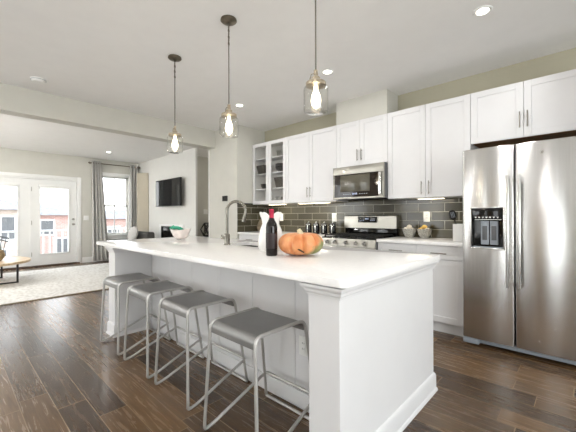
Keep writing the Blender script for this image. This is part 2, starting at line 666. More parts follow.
    def build(self, name, mat, parent=None, smooth=True):
        off = Vector((0, 0, 0))
        p = parent
        while p is not None:
            off += p.location
            p = p.parent
        if off.length > 0:
            for v in self.bm.verts:
                v.co -= off
        for f in self.bm.faces:
            f.smooth = smooth
        for e in self.bm.edges:
            if len(e.link_faces) == 2 and e.calc_face_angle(0) > math.radians(38):
                e.smooth = False
        me = bpy.data.meshes.new(name)
        self.bm.to_mesh(me)
        self.bm.free()
        me.materials.append(mat)
        o = bpy.data.objects.new(name, me)
        COL.objects.link(o)
        if parent is not None:
            o.parent = parent
        return o


def fillet(pts, r, n=6):
    pts = [Vector(p) for p in pts]
    out = [pts[0]]
    for i in range(1, len(pts) - 1):
        a, b, c = pts[i - 1], pts[i], pts[i + 1]
        d1, d2 = (a - b), (c - b)
        l = min(r, d1.length * 0.48, d2.length * 0.48)
        s, e = b + d1.normalized() * l, b + d2.normalized() * l
        for k in range(n + 1):
            t = k / n
            out.append(s * (1 - t) ** 2 + b * 2 * t * (1 - t) + e * t * t)
    out.append(pts[-1])
    return out


def tag(o, label=None, cat=None, group=None, kind=None):
    if label:
        o['label'] = label
    if cat:
        o['category'] = cat
    if group:
        o['group'] = group
    if kind:
        o['kind'] = kind
    return o


def thing(name, label, cat, loc, group=None):
    o = bpy.data.objects.new(name, None)
    o.empty_display_size = 0.1
    COL.objects.link(o)
    o.location = loc
    return tag(o, label, cat, group)


def struct(name, mb, mat, parent=None):
    o = mb.build(name, mat, parent)
    if parent is None:
        o['kind'] = 'structure'
    return o


def dup(root, loc, rz=0.0, label=None):
    def cp(o, parent):
        c = o.copy()
        COL.objects.link(c)
        c.parent = parent
        for ch in [x for x in bpy.data.objects if x.parent == o]:
            cp(ch, c)
        return c
    r = cp(root, None)
    r.location = loc
    r.rotation_euler = (0, 0, rz)
    if label:
        r['label'] = label
    return r


def solo(mb, name, mat, label, cat, group=None):
    """a thing made of one mesh: its origin goes to its base"""
    xs = [v.co.copy() for v in mb.bm.verts]
    c = Vector((sum(p.x for p in xs) / len(xs), sum(p.y for p in xs) / len(xs), min(p.z for p in xs)))
    for v in mb.bm.verts:
        v.co -= c
    o = mb.build(name, mat)
    o.location = c
    return tag(o, label, cat, group)


# ------------------------------------------------------------------ the room
CEIL = 2.74
XF = -9.55        # living room window wall
YT = 3.842        # television wall
YB = 4.0          # kitchen wall
YU = 3.69         # upper cabinet fronts
YL = 3.39         # base cabinet fronts
X_R, Y_F = 2.6, -2.6

struct('floor', MB().box(XF - 0.15, X_R + 0.15, Y_F - 0.15, 6.1, -0.12, 0), M['floor'])
struct('ceiling', MB().box(XF - 0.15, X_R + 0.15, Y_F - 0.15, 6.1, CEIL, CEIL + 0.12), M['ceiling'])
struct('wall_far', MB().wall('X', XF - 0.15, 0.15, Y_F, 6.0, 0, CEIL,
       [(0.42, 2.32, 0, 2.12), (2.86, 3.56, 0.70, 2.30), (-2.0, -0.5, 0.7, 2.3)]), M['wall'])
struct('wall_television', MB().wall('Y', YT, 0.05, XF, -6.46, 0, CEIL), M['wall_light'])
struct('wall_hall', MB().wall('X', -7.45, 0.12, YT + 0.05, 6.0, 0, CEIL), M['wall'])
struct('wall_hall_end', MB().wall('Y', 6.0, 0.1, -7.45, -5.0, 0, CEIL), M['wall'])
struct('wall_hall_right', MB().wall('X', -5.15, 0.12, YB, 6.0, 0, CEIL), M['wall'])
struct('wall_kitchen_left', MB().box(-5.15, -4.32, 3.36, YB, 0, CEIL), M['wall'])
struct('wall_kitchen', MB().wall('Y', YB, 0.12, -5.15, X_R, 0, CEIL), M['wall_shaded'])
struct('wall_right', MB().wall('X', X_R, 0.15, Y_F, YB, 0, CEIL, [(-0.6, 1.8, 0.25, 2.35)]), M['wall'])
struct('wall_front', MB().wall('Y', Y_F - 0.15, 0.15, XF, X_R, 0, CEIL, [(a, b, 0.12, 2.38) for a, b in FRONT_WINDOWS]), M['wall'])
struct('ceiling_beam', MB().box(-5.15, -4.95, Y_F, 3.36, 2.432, CEIL), M['wall'])
struct('wall_soffit', MB().box(-2.53, -1.787, YU, YB, 2.44, CEIL), M['wall'])
struct('wall_backsplash', MB().box(-4.32, -0.865, YB - 0.012, YB, 0.918, 1.42), M['tile_x'])
struct('wall_backsplash_left', MB().box(-4.32, -4.308, 3.36, YB - 0.012, 0.918, 1.395), M['tile_y'])
struct('trim_backsplash', MB().box(-4.32, -4.303, 3.355, YB - 0.31, 1.395, 1.412), M['black'])
# casings, baseboards
struct('trim_hall_opening', MB().box(-5.165, -5.15, 3.35, 3.47, 0, 2.43).box(-6.46, -6.447, YT, YT + 0.05, 0, CEIL), M['trim'])
struct('baseboard_far', MB().box(XF, XF + 0.015, 2.40, YT, 0, 0.14).box(XF, XF + 0.015, Y_F, 0.34, 0, 0.14), M['trim'])
struct('baseboard_television', MB().box(XF, -6.46, YT - 0.015, YT, 0, 0.14), M['trim'])
struct('baseboard_kitchen_left', MB().box(-4.95, -4.32, 3.347, 3.36, 0, 0.14), M['trim'])
struct('baseboard_hall', MB().box(-7.33, -7.315, YT + 0.12, 6.0, 0, 0.14), M['trim'])

# front and side windows behind the camera: frames and glass
for i, (a, b) in enumerate(FRONT_WINDOWS):
    w = MB()
    for q in ((a, (a + b) / 2 - 0.03, b - 0.06) if b - a > 0.6 else (a, b - 0.06)):
        w.box(q, q + 0.06, Y_F - 0.11, Y_F - 0.05, 0.12, 2.38)
    for z in (0.12, 1.22, 2.32):
        w.box(a, b, Y_F - 0.10, Y_F - 0.06, z, z + 0.06)
    wo_ = struct('window_%d' % (i + 4), w, M['trim'])
    MB().box(a, b, Y_F - 0.085, Y_F - 0.08, 0.12, 2.38).build('window_pane', M['glass'], wo_)
w = MB()
for q in (-0.6, 0.57, 1.74):
    w.box(X_R + 0.05, X_R + 0.11, q, q + 0.06, 0.25, 2.35)
for z in (0.25, 2.29):
    w.box(X_R + 0.06, X_R + 0.10, -0.6, 1.8, z, z + 0.06)
wo_ = struct('window_7', w, M['trim'])
MB().box(X_R + 0.08, X_R + 0.085, -0.6, 1.8, 0.25, 2.35).build('window_pane', M['glass'], wo_)
w = MB()
for q in (-2.0, -1.28, -0.56):
    w.box(XF - 0.11, XF - 0.05, q, q + 0.06, 0.7, 2.3)
for z in (0.7, 1.47, 2.24):
    w.box(XF - 0.10, XF - 0.06, -2.0, -0.5, z, z + 0.06)
wo_ = struct('window_3', w, M['trim'])  # unseen window added to let more light into the living room
MB().box(XF - 0.085, XF - 0.08, -2.0, -0.5, 0.7, 2.3).build('window_pane', M['glass'], wo_)

fd = struct('door_3', MB().box(-1.62, -1.05, Y_F, Y_F + 0.045, 0.01, 2.1, 0.004), M['table_wood'])  # unseen wooden door added to put a brown streak in the fridge reflection
MB().ball((-1.12, Y_F + 0.09, 1.0), 0.028).cyl((-1.12, Y_F + 0.045, 1.0), (-1.12, Y_F + 0.09, 1.0), 0.012).build('door_knob', M['nickel'], fd)
# patio doors
casing = MB()
casing.box(XF, XF + 0.02, 2.30, 2.385, 0, 2.20, 0.004).box(XF, XF + 0.02, 0.355, 0.44, 0, 2.20, 0.004).box(XF, XF + 0.02, 0.44, 2.30, 2.115, 2.20, 0.004)
casing.box(XF - 0.15, XF - 0.001, 2.29, 2.32, 0, 2.12).box(XF - 0.15, XF - 0.001, 0.42, 0.45, 0, 2.12).box(XF - 0.15, XF - 0.001, 0.45, 2.29, 2.09, 2.12)
struct('trim_patio_door', casing, M['trim'])
struct('trim_threshold', MB().box(XF - 0.15, XF + 0.06, 0.40, 2.34, 0, 0.03, 0.006), M['threshold'])


def patio_door(n, y0, y1, handle):
    xo, xi = XF - 0.075, XF - 0.03
    s = 0.165
    g = (y0 + s, y1 - (s if handle else 0.228), 0.30, 1.93)
    d = struct('door_%d' % n, MB().wall('X', xo, xi - xo, y0, y1, 0.032, 2.088, [g]), M['trim'])
    fr = MB()
    for (a, b, c, e) in ((g[0] - 0.03, g[0] + 0.005, g[2] - 0.03, g[3] + 0.03), (g[1] - 0.005, g[1] + 0.03, g[2] - 0.03, g[3] + 0.03),
                         (g[0], g[1], g[2] - 0.03, g[2] + 0.005), (g[0], g[1], g[3] - 0.005, g[3] + 0.03)):
        fr.box(xi - 0.002, xi + 0.010, a, b, c, e, 0.003)
    fr.build('glazing_frame', M['trim'], d)
    MB().box(xo + 0.02, xo + 0.026, g[0], g[1], g[2], g[3]).build('door_glass', M['glass'], d)
    # raised blind at the head of the glass
    bl = MB().box(xi - 0.006, xi + 0.03, g[0] - 0.03, g[1] + 0.03, 1.90, 1.97, 0.006)
    for k in range(5):
        bl.box(xi - 0.004, xi + 0.02, g[0] - 0.02, g[1] + 0.02, 1.865 + k * 0.013, 1.873 + k * 0.013)
    bl.build('raised_blind', M['trim'], d)
    hg = MB()
    for z in (0.3, 1.05, 1.85):
        hg.cyl((xi + 0.006, y0 + 0.002, z - 0.05), (xi + 0.006, y0 + 0.002, z + 0.05), 0.008, seg=10)
    hg.build('hinge', M['nickel'], d)
    if handle:
        yk = y1 - 0.07
        MB().cyl((xi, yk, 1.0), (xi + 0.02, yk, 1.0), 0.03).cyl((xi + 0.02, yk, 1.0), (xi + 0.05, yk, 1.0), 0.012).ball((xi + 0.065, yk, 1.0), 0.026).build('door_knob', M['nickel'], d)
        MB().cyl((xi, yk, 1.13), (xi + 0.02, yk, 1.13), 0.028).box(xi + 0.02, xi + 0.035, yk - 0.005, yk + 0.005, 1.115, 1.145).build('deadbolt', M['nickel'], d)


patio_door(1, 0.455, 1.355, False)
patio_door(2, 1.375, 2.285, True)
struct('trim_door_post', MB().box(XF - 0.1, XF - 0.02, 1.35, 1.38, 0.03, 2.09), M['trim'])

# double hung window between the curtains
wc = MB()
wc.box(XF, XF + 0.02, 2.78, 2.865, 0.70, 2.39, 0.004).box(XF, XF + 0.02, 3.555, 3.64, 0.70, 2.39, 0.004).box(XF, XF + 0.02, 2.865, 3.555, 2.295, 2.39, 0.004)
wc.box(XF, XF + 0.02, 2.78, 3.64, 0.56, 0.66, 0.004).box(XF, XF + 0.06, 2.76, 3.66, 0.66, 0.70, 0.006)
struct('trim_window', wc, M['trim'])
w = MB()
for z0, z1, xo in ((0.70, 1.51, -0.08), (1.47, 2.30, -0.11)):
    for a, b, c, e in ((2.86, 2.905, z0, z1), (3.515, 3.56, z0, z1), (2.86, 3.56, z0, z0 + 0.045), (2.86, 3.56, z1 - 0.045, z1), (3.2, 3.22, z0, z1)):
        w.box(XF + xo - 0.02, XF + xo + 0.02, a, b, c, e, 0.003)
wo_ = struct('window_1', w, M['trim'])
MB().box(XF - 0.083, XF - 0.078, 2.86, 3.56, 0.7, 1.5).box(XF - 0.113, XF - 0.108, 2.86, 3.56, 1.48, 2.3).build('window_pane', M['glass'], wo_)

# ------------------------------------------------------------------ outdoors
struct('ground', MB().box(-90, -9.9, -60, 60, -3.4, -3.2), M['ground'])
dk = thing('deck', 'grey board deck outside the patio doors', 'deck', (-10.7, 1.5, -0.2))
dm = MB()
for k in range(13):
    dm.box(-11.72 + k * 0.155, -11.575 + k * 0.155, -2.5, 4.6, -0.20, -0.17, 0.004)
dm.build('board', M['deck'], dk)
for y in (-2.3, 1.2, 4.4):
    MB().box(-11.6, -11.45, y, y + 0.15, -3.2, -0.2).build('support_post', M['deck'], dk)
rl = thing('deck_railing', 'white balustrade along the deck edge seen through the door glass', 'railing', (-11.6, 1.0, -0.17))
MB().box(-11.66, -11.55, -2.5, 4.6, 0.76, 0.81, 0.008).build('top_rail', M['ext_white'], rl)
MB().box(-11.64, -11.57, -2.5, 4.6, -0.08, -0.03, 0.006).build('bottom_rail', M['ext_white'], rl)
bal = None
y = -2.4
while y < 4.6:
    if bal is None:
        bal = MB().box(-11.625, -11.585, y - 0.02, y + 0.02, -0.03, 0.76).build('baluster', M['ext_white'], rl)
        by = y
    else:
        c = bal.copy(); COL.objects.link(c); c.location.y = y - by
    y += 0.155
for y in (-2.45, 0.4, 4.5):
    MB().box(-11.66, -11.55, y - 0.055, y + 0.055, -0.17, 0.86, 0.006).build('newel_post', M['ext_white'], rl)


def house(name, x, y0, y1, h, roof, mat, label, wins, flat=False):
    t = thing(name, label, 'house', (x, (y0 + y1) / 2, -3.2), 'houses across the street')
    MB().box(x - 7, x, y0, y1, -3.2, h).build('wall', mat, t)
    ym = (y0 + y1) / 2
    if flat:
        MB().box(x - 7.2, x + 0.25, y0 - 0.2, y1 + 0.2, h, h + 0.35, 0.05).build('roof', M['shingle'], t)
    else:
        MB().prism([(x + 0.4, h), (x - 3.5, h + roof), (x - 7.4, h)], 'Y', y0 - 0.3, y1 + 0.3).build('roof', M['shingle'], t)
    for (wy, wz, ww, wh) in wins:
        f = MB().box(x, x + 0.06, wy - ww / 2 - 0.12, wy + ww / 2 + 0.12, wz - 0.12, wz + wh + 0.12).build('window', M['ext_white'], t)
        MB().box(x + 0.05, x + 0.08, wy - ww / 2, wy + ww / 2, wz, wz + wh).box(x + 0.08, x + 0.1, wy - 0.03, wy + 0.03, wz, wz + wh).build('pane', M['ext_window'], f)
    return t


house('house', -32, -6.5, -0.4, 2.2, 1.6, M['siding'], 'pale sided house seen at the left edge of the patio door glass', [(-4.6, 0, 1.0, 1.5), (-2.0, 0, 1.0, 1.5), (-4.6, -2.6, 1, 1.4)])
house('house', -31, 0.8, 3.9, 1.75, 0.9, M['brick_tan'], 'tan brick house with two tall windows behind the left patio door', [(1.6, -0.4, 0.7, 1.6), (3.1, -0.4, 0.7, 1.6), (2.4, -2.6, 1.2, 1.4)])
house('house', -32, 4.8, 8.9, 1.35, 1.0, M['brick_red'], 'red brick house with grey roof behind the right patio door', [(7.9, 0.1, 1.2, 0.7), (5.6, -0.2, 0.8, 1.1), (6.9, -2.0, 1.6, 1.4)])
house('house', -33, 9.8, 14.3, 1.0, 0.9, M['brick_red'], 'red brick house with white windows seen through the curtained window', [(10.9, -1.0, 1.0, 1.2), (12.6, -1.0, 1.0, 1.2), (11.8, -2.9, 2.4, 1.2)])
house('house', -32, 15.0, 24, 2.0, 1.6, M['siding'], 'pale house at the far right of the street', [(17, 0, 1, 1.5)])

ch = thing('patio_chair', 'black metal patio chair with curved back on the deck', 'chair', (-10.45, 0.72, -0.17))
arc = lambda zz, rr, h: [(-10.45 + rr * math.cos(a), 0.72 + rr * 1.15 * math.sin(a), zz + h * math.sin((a - PI * 0.0) / 1.0) * 0) for a in [PI / 2 + (k - 10) * 0.15 for k in range(21)]]
seat_ring = [(-10.45 + 0.25 * math.cos(a), 0.72 + 0.27 * math.sin(a), 0.27) for a in [2 * PI * k / 24 for k in range(24)]]
MB().tube(seat_ring, 0.014, 8, closed=True).lathe([(0.02, 0.262), (0.245, 0.262), (0.245, 0.272), (0.02, 0.272)], (-10.45, 0.72, 0), 24, closed_loop=True).build('seat', M['black'], ch)
bk = MB()
for zz, rr in ((0.66, 0.33), (0.58, 0.31)):
    bk.tube([(-10.45 + rr * math.cos(a), 0.72 + rr * math.sin(a), zz + 0.05 * math.cos(a - PI)) for a in [PI / 2 + PI * k / 20 for k in range(21)]], 0.016, 8)
for k in range(1, 8):
    a = PI / 2 + PI * k / 8
    bk.tube([(-10.45 + 0.25 * math.cos(a), 0.72 + 0.25 * math.sin(a), 0.27), (-10.45 + 0.33 * math.cos(a), 0.72 + 0.33 * math.sin(a), 0.66 + 0.05 * math.cos(a - PI))], 0.009, 6)
bk.build('backrest', M['black'], ch)
for k in range(4):
    a = PI / 4 + k * PI / 2
    MB().tube([(-10.45 + 0.22 * math.cos(a), 0.72 + 0.24 * math.sin(a), 0.27), (-10.45 + 0.27 * math.cos(a), 0.72 + 0.29 * math.sin(a), -0.17)], 0.013, 8).build('leg', M['black'], ch)

# ------------------------------------------------------------------ curtains
rod_t = thing('curtain_rod', 'dark metal curtain rod above the window between its two curtains', 'curtain rod', (XF + 0.10, 3.2, 2.60))
MB().cyl((XF + 0.10, 2.56, 2.60), (XF + 0.10, 3.82, 2.60), 0.012, seg=12).build('rod', M['bronze'], rod_t)
for y in (2.545, 3.825):
    MB().ball((XF + 0.10, y, 2.60), 0.022).build('finial', M['bronze'], rod_t)
for y in (2.58, 3.80):
    MB().box(XF, XF + 0.11, y - 0.006, y + 0.006, 2.575, 2.59).build('bracket', M['bronze'], rod_t)


def curtain(y0, y1, yb0, yb1, folds, label):
    n = folds * 12
    rings = []
    for iz in range(15):
        t = iz / 14
        z = 2.66 - t * 2.635
        ring_f, ring_b = [], []
        for k in range(n + 1):
            s = k / n
            yy = (y0 + (y1 - y0) * s) * (1 - t) + (yb0 + (yb1 - yb0) * s) * t
            ph = s * folds * 2 * PI
            xx = XF + 0.10 + (0.058 + 0.01 * math.sin(3 * s * PI)) * math.sin(ph) * (0.8 + 0.2 * math.sin(t * 3 + s * 4))
            ring_f.append((xx + 0.0025, yy, z))
            ring_b.append((xx - 0.0025, yy, z))
        rings.append(ring_f + ring_b[::-1])
    t_ = thing('curtain', label, 'curtain', (XF + 0.10, (y0 + y1) / 2, 0.025), 'grey curtains at the window')
    MB().loft(rings).build('panel', M['curtain'], t_)
    gm = MB()
    for k in range(folds * 2):
        s = (k + 0.5) / (folds * 2)
        yy = y0 + (y1 - y0) * s
        ringp = [(XF + 0.10 + 0.028 * math.cos(a), yy, 2.60 + 0.028 * math.sin(a)) for a in [2 * PI * q / 14 for q in range(14)]]
        gm.tube(ringp, 0.004, 6, closed=True)
    gm.build('grommet', M['nickel'], t_)


curtain(2.60, 2.83, 2.61, 3.02, 4, 'grey grommet curtain between the patio door and the window')
curtain(3.555, 3.80, 3.555, 3.81, 3, 'grey grommet curtain in the corner beside the beige panel')

# ------------------------------------------------------------------ living room
rug = thing('area_rug', 'large pale mottled area rug on the living room floor', 'rug', (-7.3, 1.2, 0))
MB().box(-8.88, -5.74, -0.9, 3.0, 0.0, 0.018, 0.006).build('pile', M['rug'], rug)
for a, b in ((-5.74, -5.715), (-8.905, -8.88)):
    MB().box(a, b, -0.9, 3.0, 0.0, 0.014, 0.005).build('binding', M['rug_edge'], rug)

ct = thing('coffee_table', 'oval pale wood coffee table with black metal legs on the rug', 'table', (-7.75, 0.35, 0.018))
oval = [(-7.72 + 0.74 * math.cos(a), 0.43 + 0.66 * math.sin(a)) for a in [2 * PI * k / 48 for k in range(48)]]
MB().prism(oval, 'Z', 0.375, 0.415).build('tabletop', M['table_wood'], ct)
for x, ya, yb in ((-8.2, -0.02, 0.74), (-7.43, -0.02, 0.885)):
    lg = MB()
    lg.box(x - 0.02, x + 0.02, ya, ya + 0.03, 0.018, 0.375, 0.002).box(x - 0.02, x + 0.02, yb - 0.03, yb, 0.018, 0.375, 0.002)
    lg.box(x - 0.02, x + 0.02, ya + 0.03, yb - 0.03, 0.018, 0.04, 0.002).box(x - 0.02, x + 0.02, ya + 0.03, yb - 0.03, 0.355, 0.375, 0.002)
    lg.build('leg_frame', M['black'], ct)
pl = thing('potted_plant', 'small leafy plant in a woven tan pot on the coffee table', 'plant', (-7.6, 0.60, 0.415))
MB().lathe([(0.07, 0.0), (0.115, 0.06), (0.125, 0.11), (0.10, 0.17), (0.105, 0.185), (0.092, 0.185), (0.088, 0.165), (0.05, 0.16)], (-7.6, 0.60, 0.415), 28,
           ripple=lambda r, z, a: (r * (1 + 0.015 * math.sin(18 * a)), z)).build('pot', M['basket'], pl)
lf = MB()
for k in range(26):
    a, e = random.uniform(0, 2 * PI), random.uniform(0.35, 1.3)
    d = Vector((math.cos(a) * math.cos(e), math.sin(a) * math.cos(e), math.sin(e)))
    s = Vector((-math.sin(a), math.cos(a), 0))
    b0 = Vector((-7.6, 0.60, 0.575))
    L_ = random.uniform(0.09, 0.15)
    n_ = d.cross(s)
    pts = [b0, b0 + d * L_ * 0.5 + s * 0.022, b0 + d * L_, b0 + d * L_ * 0.5 - s * 0.022]
    lf.loft([[p + n_ * 0.001 for p in pts], [p - n_ * 0.001 for p in pts]])
lf.build('foliage', M['leaf'], pl)

tv = thing('television', 'black flat television mounted on the living room wall', 'television', (-7.5, 3.75, 1.45))
MB().box(-8.147, -6.88, 3.70, 3.745, 1.44, 2.105, 0.006).build('casing', M['black'], tv)
MB().box(-8.132, -6.895, 3.697, 3.702, 1.457, 2.09).build('screen', M['screen'], tv)
MB().box(-7.8, -7.2, 3.745, 3.81, 1.6, 2.0, 0.006).box(-7.6, -7.4, 3.80, YT, 1.65, 1.95).build('wall_mount', M['black'], tv)

fp = thing('fireplace', 'dark fireplace with a white surround below the television', 'fireplace', (-7.68, 3.80, 0))
MB().wall('Y', 3.79, 0.05, -8.14, -6.92, 0.0, 0.99, [(-8.05, -7.01, 0.40, 0.945)]).build('surround', M['trim'], fp)
MB().box(-8.05, -7.01, 3.82, 3.838, 0.40, 0.945).build('firebox', M['black_gloss'], fp)
fm = MB()
for a, b, c, d in ((-8.05, -7.01, 0.40, 0.425), (-8.05, -7.01, 0.92, 0.945), (-8.05, -8.025, 0.425, 0.92), (-7.035, -7.01, 0.425, 0.92)):
    fm.box(a, b, 3.80, 3.82, c, d)
fm.build('frame', M['iron'], fp)

# tall panel standing at an angle across the corner
PA, PB_ = Vector((-8.88, 3.83, 0)), Vector((-9.105, 3.62, 0))
pdir = (PB_ - PA).normalized()
pn_ = Vector((pdir.y, -pdir.x, 0))
pm_ = Matrix.Translation((PA + PB_) / 2) @ Matrix.Rotation(math.atan2(pdir.y, pdir.x), 4, 'Z')
hw = (PB_ - PA).length / 2
cb = thing('corner_panel', 'tall beige panel standing in the corner beside the curtain', 'panel', tuple((PA + PB_) / 2))
MB().box(-hw, hw, -0.014, 0.014, 0, 2.39, 0.003).move(pm_).build('board', M['panel_beige'], cb)
pe_ = MB()
for x0_, x1_, z0_, z1_ in ((-hw - 0.004, -hw + 0.02, 0, 2.395), (hw - 0.02, hw + 0.004, 0, 2.395), (-hw + 0.02, hw - 0.02, 2.37, 2.395), (-hw + 0.02, hw - 0.02, 0, 0.03)):
    pe_.box(x0_, x1_, -0.018, 0.018, z0_, z1_, 0.002)
pe_.move(pm_).build('edge_frame', M['panel_beige'], cb)

ac = thing('armchair', 'charcoal upholstered armchair by the window beyond the island', 'armchair', (-8.32, 3.15, 0.018))
A0 = -8.75
MB().box(A0, A0 + 0.85, 2.75, 3.50, 0.16, 0.40, 0.03).build('base', M['sofa'], ac)
MB().box(A0 + 0.12, A0 + 0.73, 2.80, 3.38, 0.40, 0.52, 0.04, 3).build('seat_cushion', M['sofa'], ac)
MB().box(A0, A0 + 0.85, 3.36, 3.58, 0.30, 0.80, 0.05, 3).build('backrest', M['sofa'], ac)
for a in (A0, A0 + 0.71):
    MB().box(a, a + 0.14, 2.75, 3.48, 0.36, 0.62, 0.03, 3).build('armrest', M['sofa'], ac)
for a in (A0 + 0.06, A0 + 0.79):
    for b in (2.80, 3.45):
        MB().cyl((a, b, 0.018), (a, b, 0.165), 0.018, 0.025, 10).build('leg', M['black'], ac)
pw = MB().ball((0, 0, 0), 0.24, 0.085, 0.21)
pw.move(Matrix.Translation((-8.37, 3.215, 0.738)) @ Matrix.Rotation(-0.25, 4, 'X'))
solo(pw, 'throw_pillow', M['pillow'], 'pale grey pillow on the charcoal armchair', 'pillow')

# hall table with the black wire sculpture
ht = thing('console_table', 'slim black console table in the hall', 'table', (-7.05, 4.6, 0))
MB().box(-7.30, -6.85, 4.15, 5.05, 0.65, 0.685, 0.003).build('tabletop', M['black'], ht)
for x in (-7.28, -6.89):
    for y in (4.17, 5.01):
        MB().box(x, x + 0.025, y, y + 0.025, 0, 0.65).build('leg', M['black'], ht)
geo = MB()
gc = Vector((-7.02, 4.53, 0.692))
r1 = [gc + Vector((0.10 * math.cos(a), 0.13 * math.sin(a), 0.008)) for a in [2 * PI * k / 5 for k in range(5)]]
r2 = [gc + Vector((0.14 * math.cos(a), 0.19 * math.sin(a), 0.17)) for a in [2 * PI * (k + 0.5) / 5 for k in range(5)]]
r3 = [gc + Vector((0.08 * math.cos(a), 0.11 * math.sin(a), 0.325)) for a in [2 * PI * k / 5 for k in range(5)]]
for k in range(5):
    for p, q in ((r1[k], r1[(k + 1) % 5]), (r1[k], r2[k]), (r2[k], r1[(k + 1) % 5]), (r2[k], r3[k]), (r2[k], r3[(k + 1) % 5]), (r3[k], r3[(k + 1) % 5])):
        geo.cyl(p, q, 0.013, seg=6)
solo(geo, 'wire_sculpture', M['black'], 'black faceted wire sculpture on the hall console table', 'sculpture')


# ------------------------------------------------------------------ switches and outlets
def plate(name, label, cat, c, axis, w, h, mat, toggles=1, outlet=False, sgn=1, group=None):
    t = thing(name, label, cat, c, group)

    def bx(mb, u0, u1, d0, d1, z0, z1, bev=0.0):
        d0, d1 = sorted((d0 * sgn, d1 * sgn))
        if axis == 'X':
            mb.box(c[0] + d0, c[0] + d1, c[1] + u0, c[1] + u1, c[2] + z0, c[2] + z1, bev)
        else:
            mb.box(c[0] + u0, c[0] + u1, c[1] + d0, c[1] + d1, c[2] + z0, c[2] + z1, bev)
        return mb
    bx(MB(), -w / 2, w / 2, 0, 0.006, -h / 2, h / 2, 0.002).build('cover_plate', mat, t)
    for k in range(toggles):
        u = (k - (toggles - 1) / 2) * 0.046
        if outlet:
            f = bx(MB(), u - 0.017, u + 0.017, 0.006, 0.009, -0.034, 0.034, 0.001).build('socket', mat, t)
            s = MB()
            for z in (-0.02, 0.014):
                bx(s, u - 0.008, u - 0.005, 0.009, 0.0095, z, z + 0.01)
                bx(s, u + 0.005, u + 0.008, 0.009, 0.0095, z, z + 0.01)
            s.build('slots', M['black'], f)
        else:
            bx(MB(), u - 0.016, u + 0.016, 0.006, 0.011, -0.033, 0.033, 0.001).build('rocker', mat, t)


plate('light_switch', 'white light switch on the wall right of the patio door', 'switch', (XF, 2.50, 1.16), 'X', 0.12, 0.12, M['trim'], 2)
plate('light_switch', 'white light switch on the dim hall wall', 'switch', (-7.33, 4.66, 1.31), 'X', 0.12, 0.13, M['trim'], 2)
plate('outlet', 'white outlet in the tile above the two grey bowls', 'outlet', (-1.423, YB - 0.012, 1.172), 'Y', 0.078, 0.124, M['trim'], 1, True, -1)
plate('outlet', 'white outlet in the tile left of the range', 'outlet', (-2.775, YB - 0.012, 1.164), 'Y', 0.082, 0.124, M['trim'], 1, True, -1)
plate('outlet', 'white outlet in the tile behind the wine bottle', 'outlet', (-3.885, YB - 0.012, 1.166), 'Y', 0.082, 0.124, M['trim'], 1, True, -1)
plate('outlet', 'white outlet on the island panel beside the nearest stool', 'outlet', (-1.272, 1.5, 0.386), 'Y', 0.075, 0.118, M['trim'], 1, True, -1)
th = thing('thermostat', 'small black wall thermostat left of the glass cabinet', 'thermostat', (-4.65, 3.36, 1.45))
MB().box(-4.715, -4.585, 3.335, 3.36, 1.452, 1.547, 0.004).build('casing', M['black'], th)
MB().box(-4.70, -4.60, 3.333, 3.336, 1.468, 1.534).build('screen', M['screen'], th)

# ------------------------------------------------------------------ ceiling fixtures
can_g = 'recessed ceiling lights'


def can(x, y, label, w=CAN_W):
    t = thing('recessed_light', label, 'ceiling light', (x, y, CEIL - 0.012), can_g)
    MB().lathe([(0.043, -0.006), (0.060, -0.009), (0.066, -0.004), (0.066, 0.0), (0.043, 0.0)], (x, y, CEIL), 32, closed_loop=True).build('trim_ring', M['trim'], t)
    MB().lathe([(0.004, -0.004), (0.043, -0.004), (0.043, -0.001), (0.004, -0.001)], (x, y, CEIL), 32).build('lens', M['can_lens'], t)
    d = bpy.data.lights.new('recessed_lamp', 'AREA')
    d.shape = 'DISK'
    d.size = 0.12
    d.energy = w
    d.color = (1.0, 0.985, 0.975)
    o = bpy.data.objects.new('recessed_lamp', d)
    COL.objects.link(o)
    o.location = (x, y, CEIL - 0.016)
    return t


can(-0.577, 2.79, 'lit recessed ceiling light in front of the refrigerator')
can(-2.04, 2.81, 'lit recessed ceiling light in front of the microwave')
can(-3.55, 2.81, 'lit recessed ceiling light in front of the glass cabinet')
can(-8.38, 2.665, 'lit recessed ceiling light in the living room near the window')
for x, y in ((-0.6, 0.3), (-2.05, 0.1), (-3.55, -0.2), (0.9, 2.79), (-6.7, 0.3), (-8.4, 0.3)):
    can(x, y, 'lit recessed ceiling light outside the photograph')
sd = thing('smoke_detector', 'round white smoke detector on the kitchen ceiling near the beam', 'smoke detector', (-4.513, 0.715, CEIL - 0.04))
MB().lathe([(0.02, -0.04), (0.055, -0.038), (0.066, -0.022), (0.072, -0.010), (0.075, 0.0), (0.02, 0)], (-4.513, 0.715, CEIL), 32).build('body', M['trim'], sd)
MB().lathe([(0.068, -0.018), (0.0715, -0.018), (0.0715, -0.014), (0.068, -0.014)], (-4.513, 0.715, CEIL), 32, closed_loop=True).build('vent_ring', M['grille'], sd)


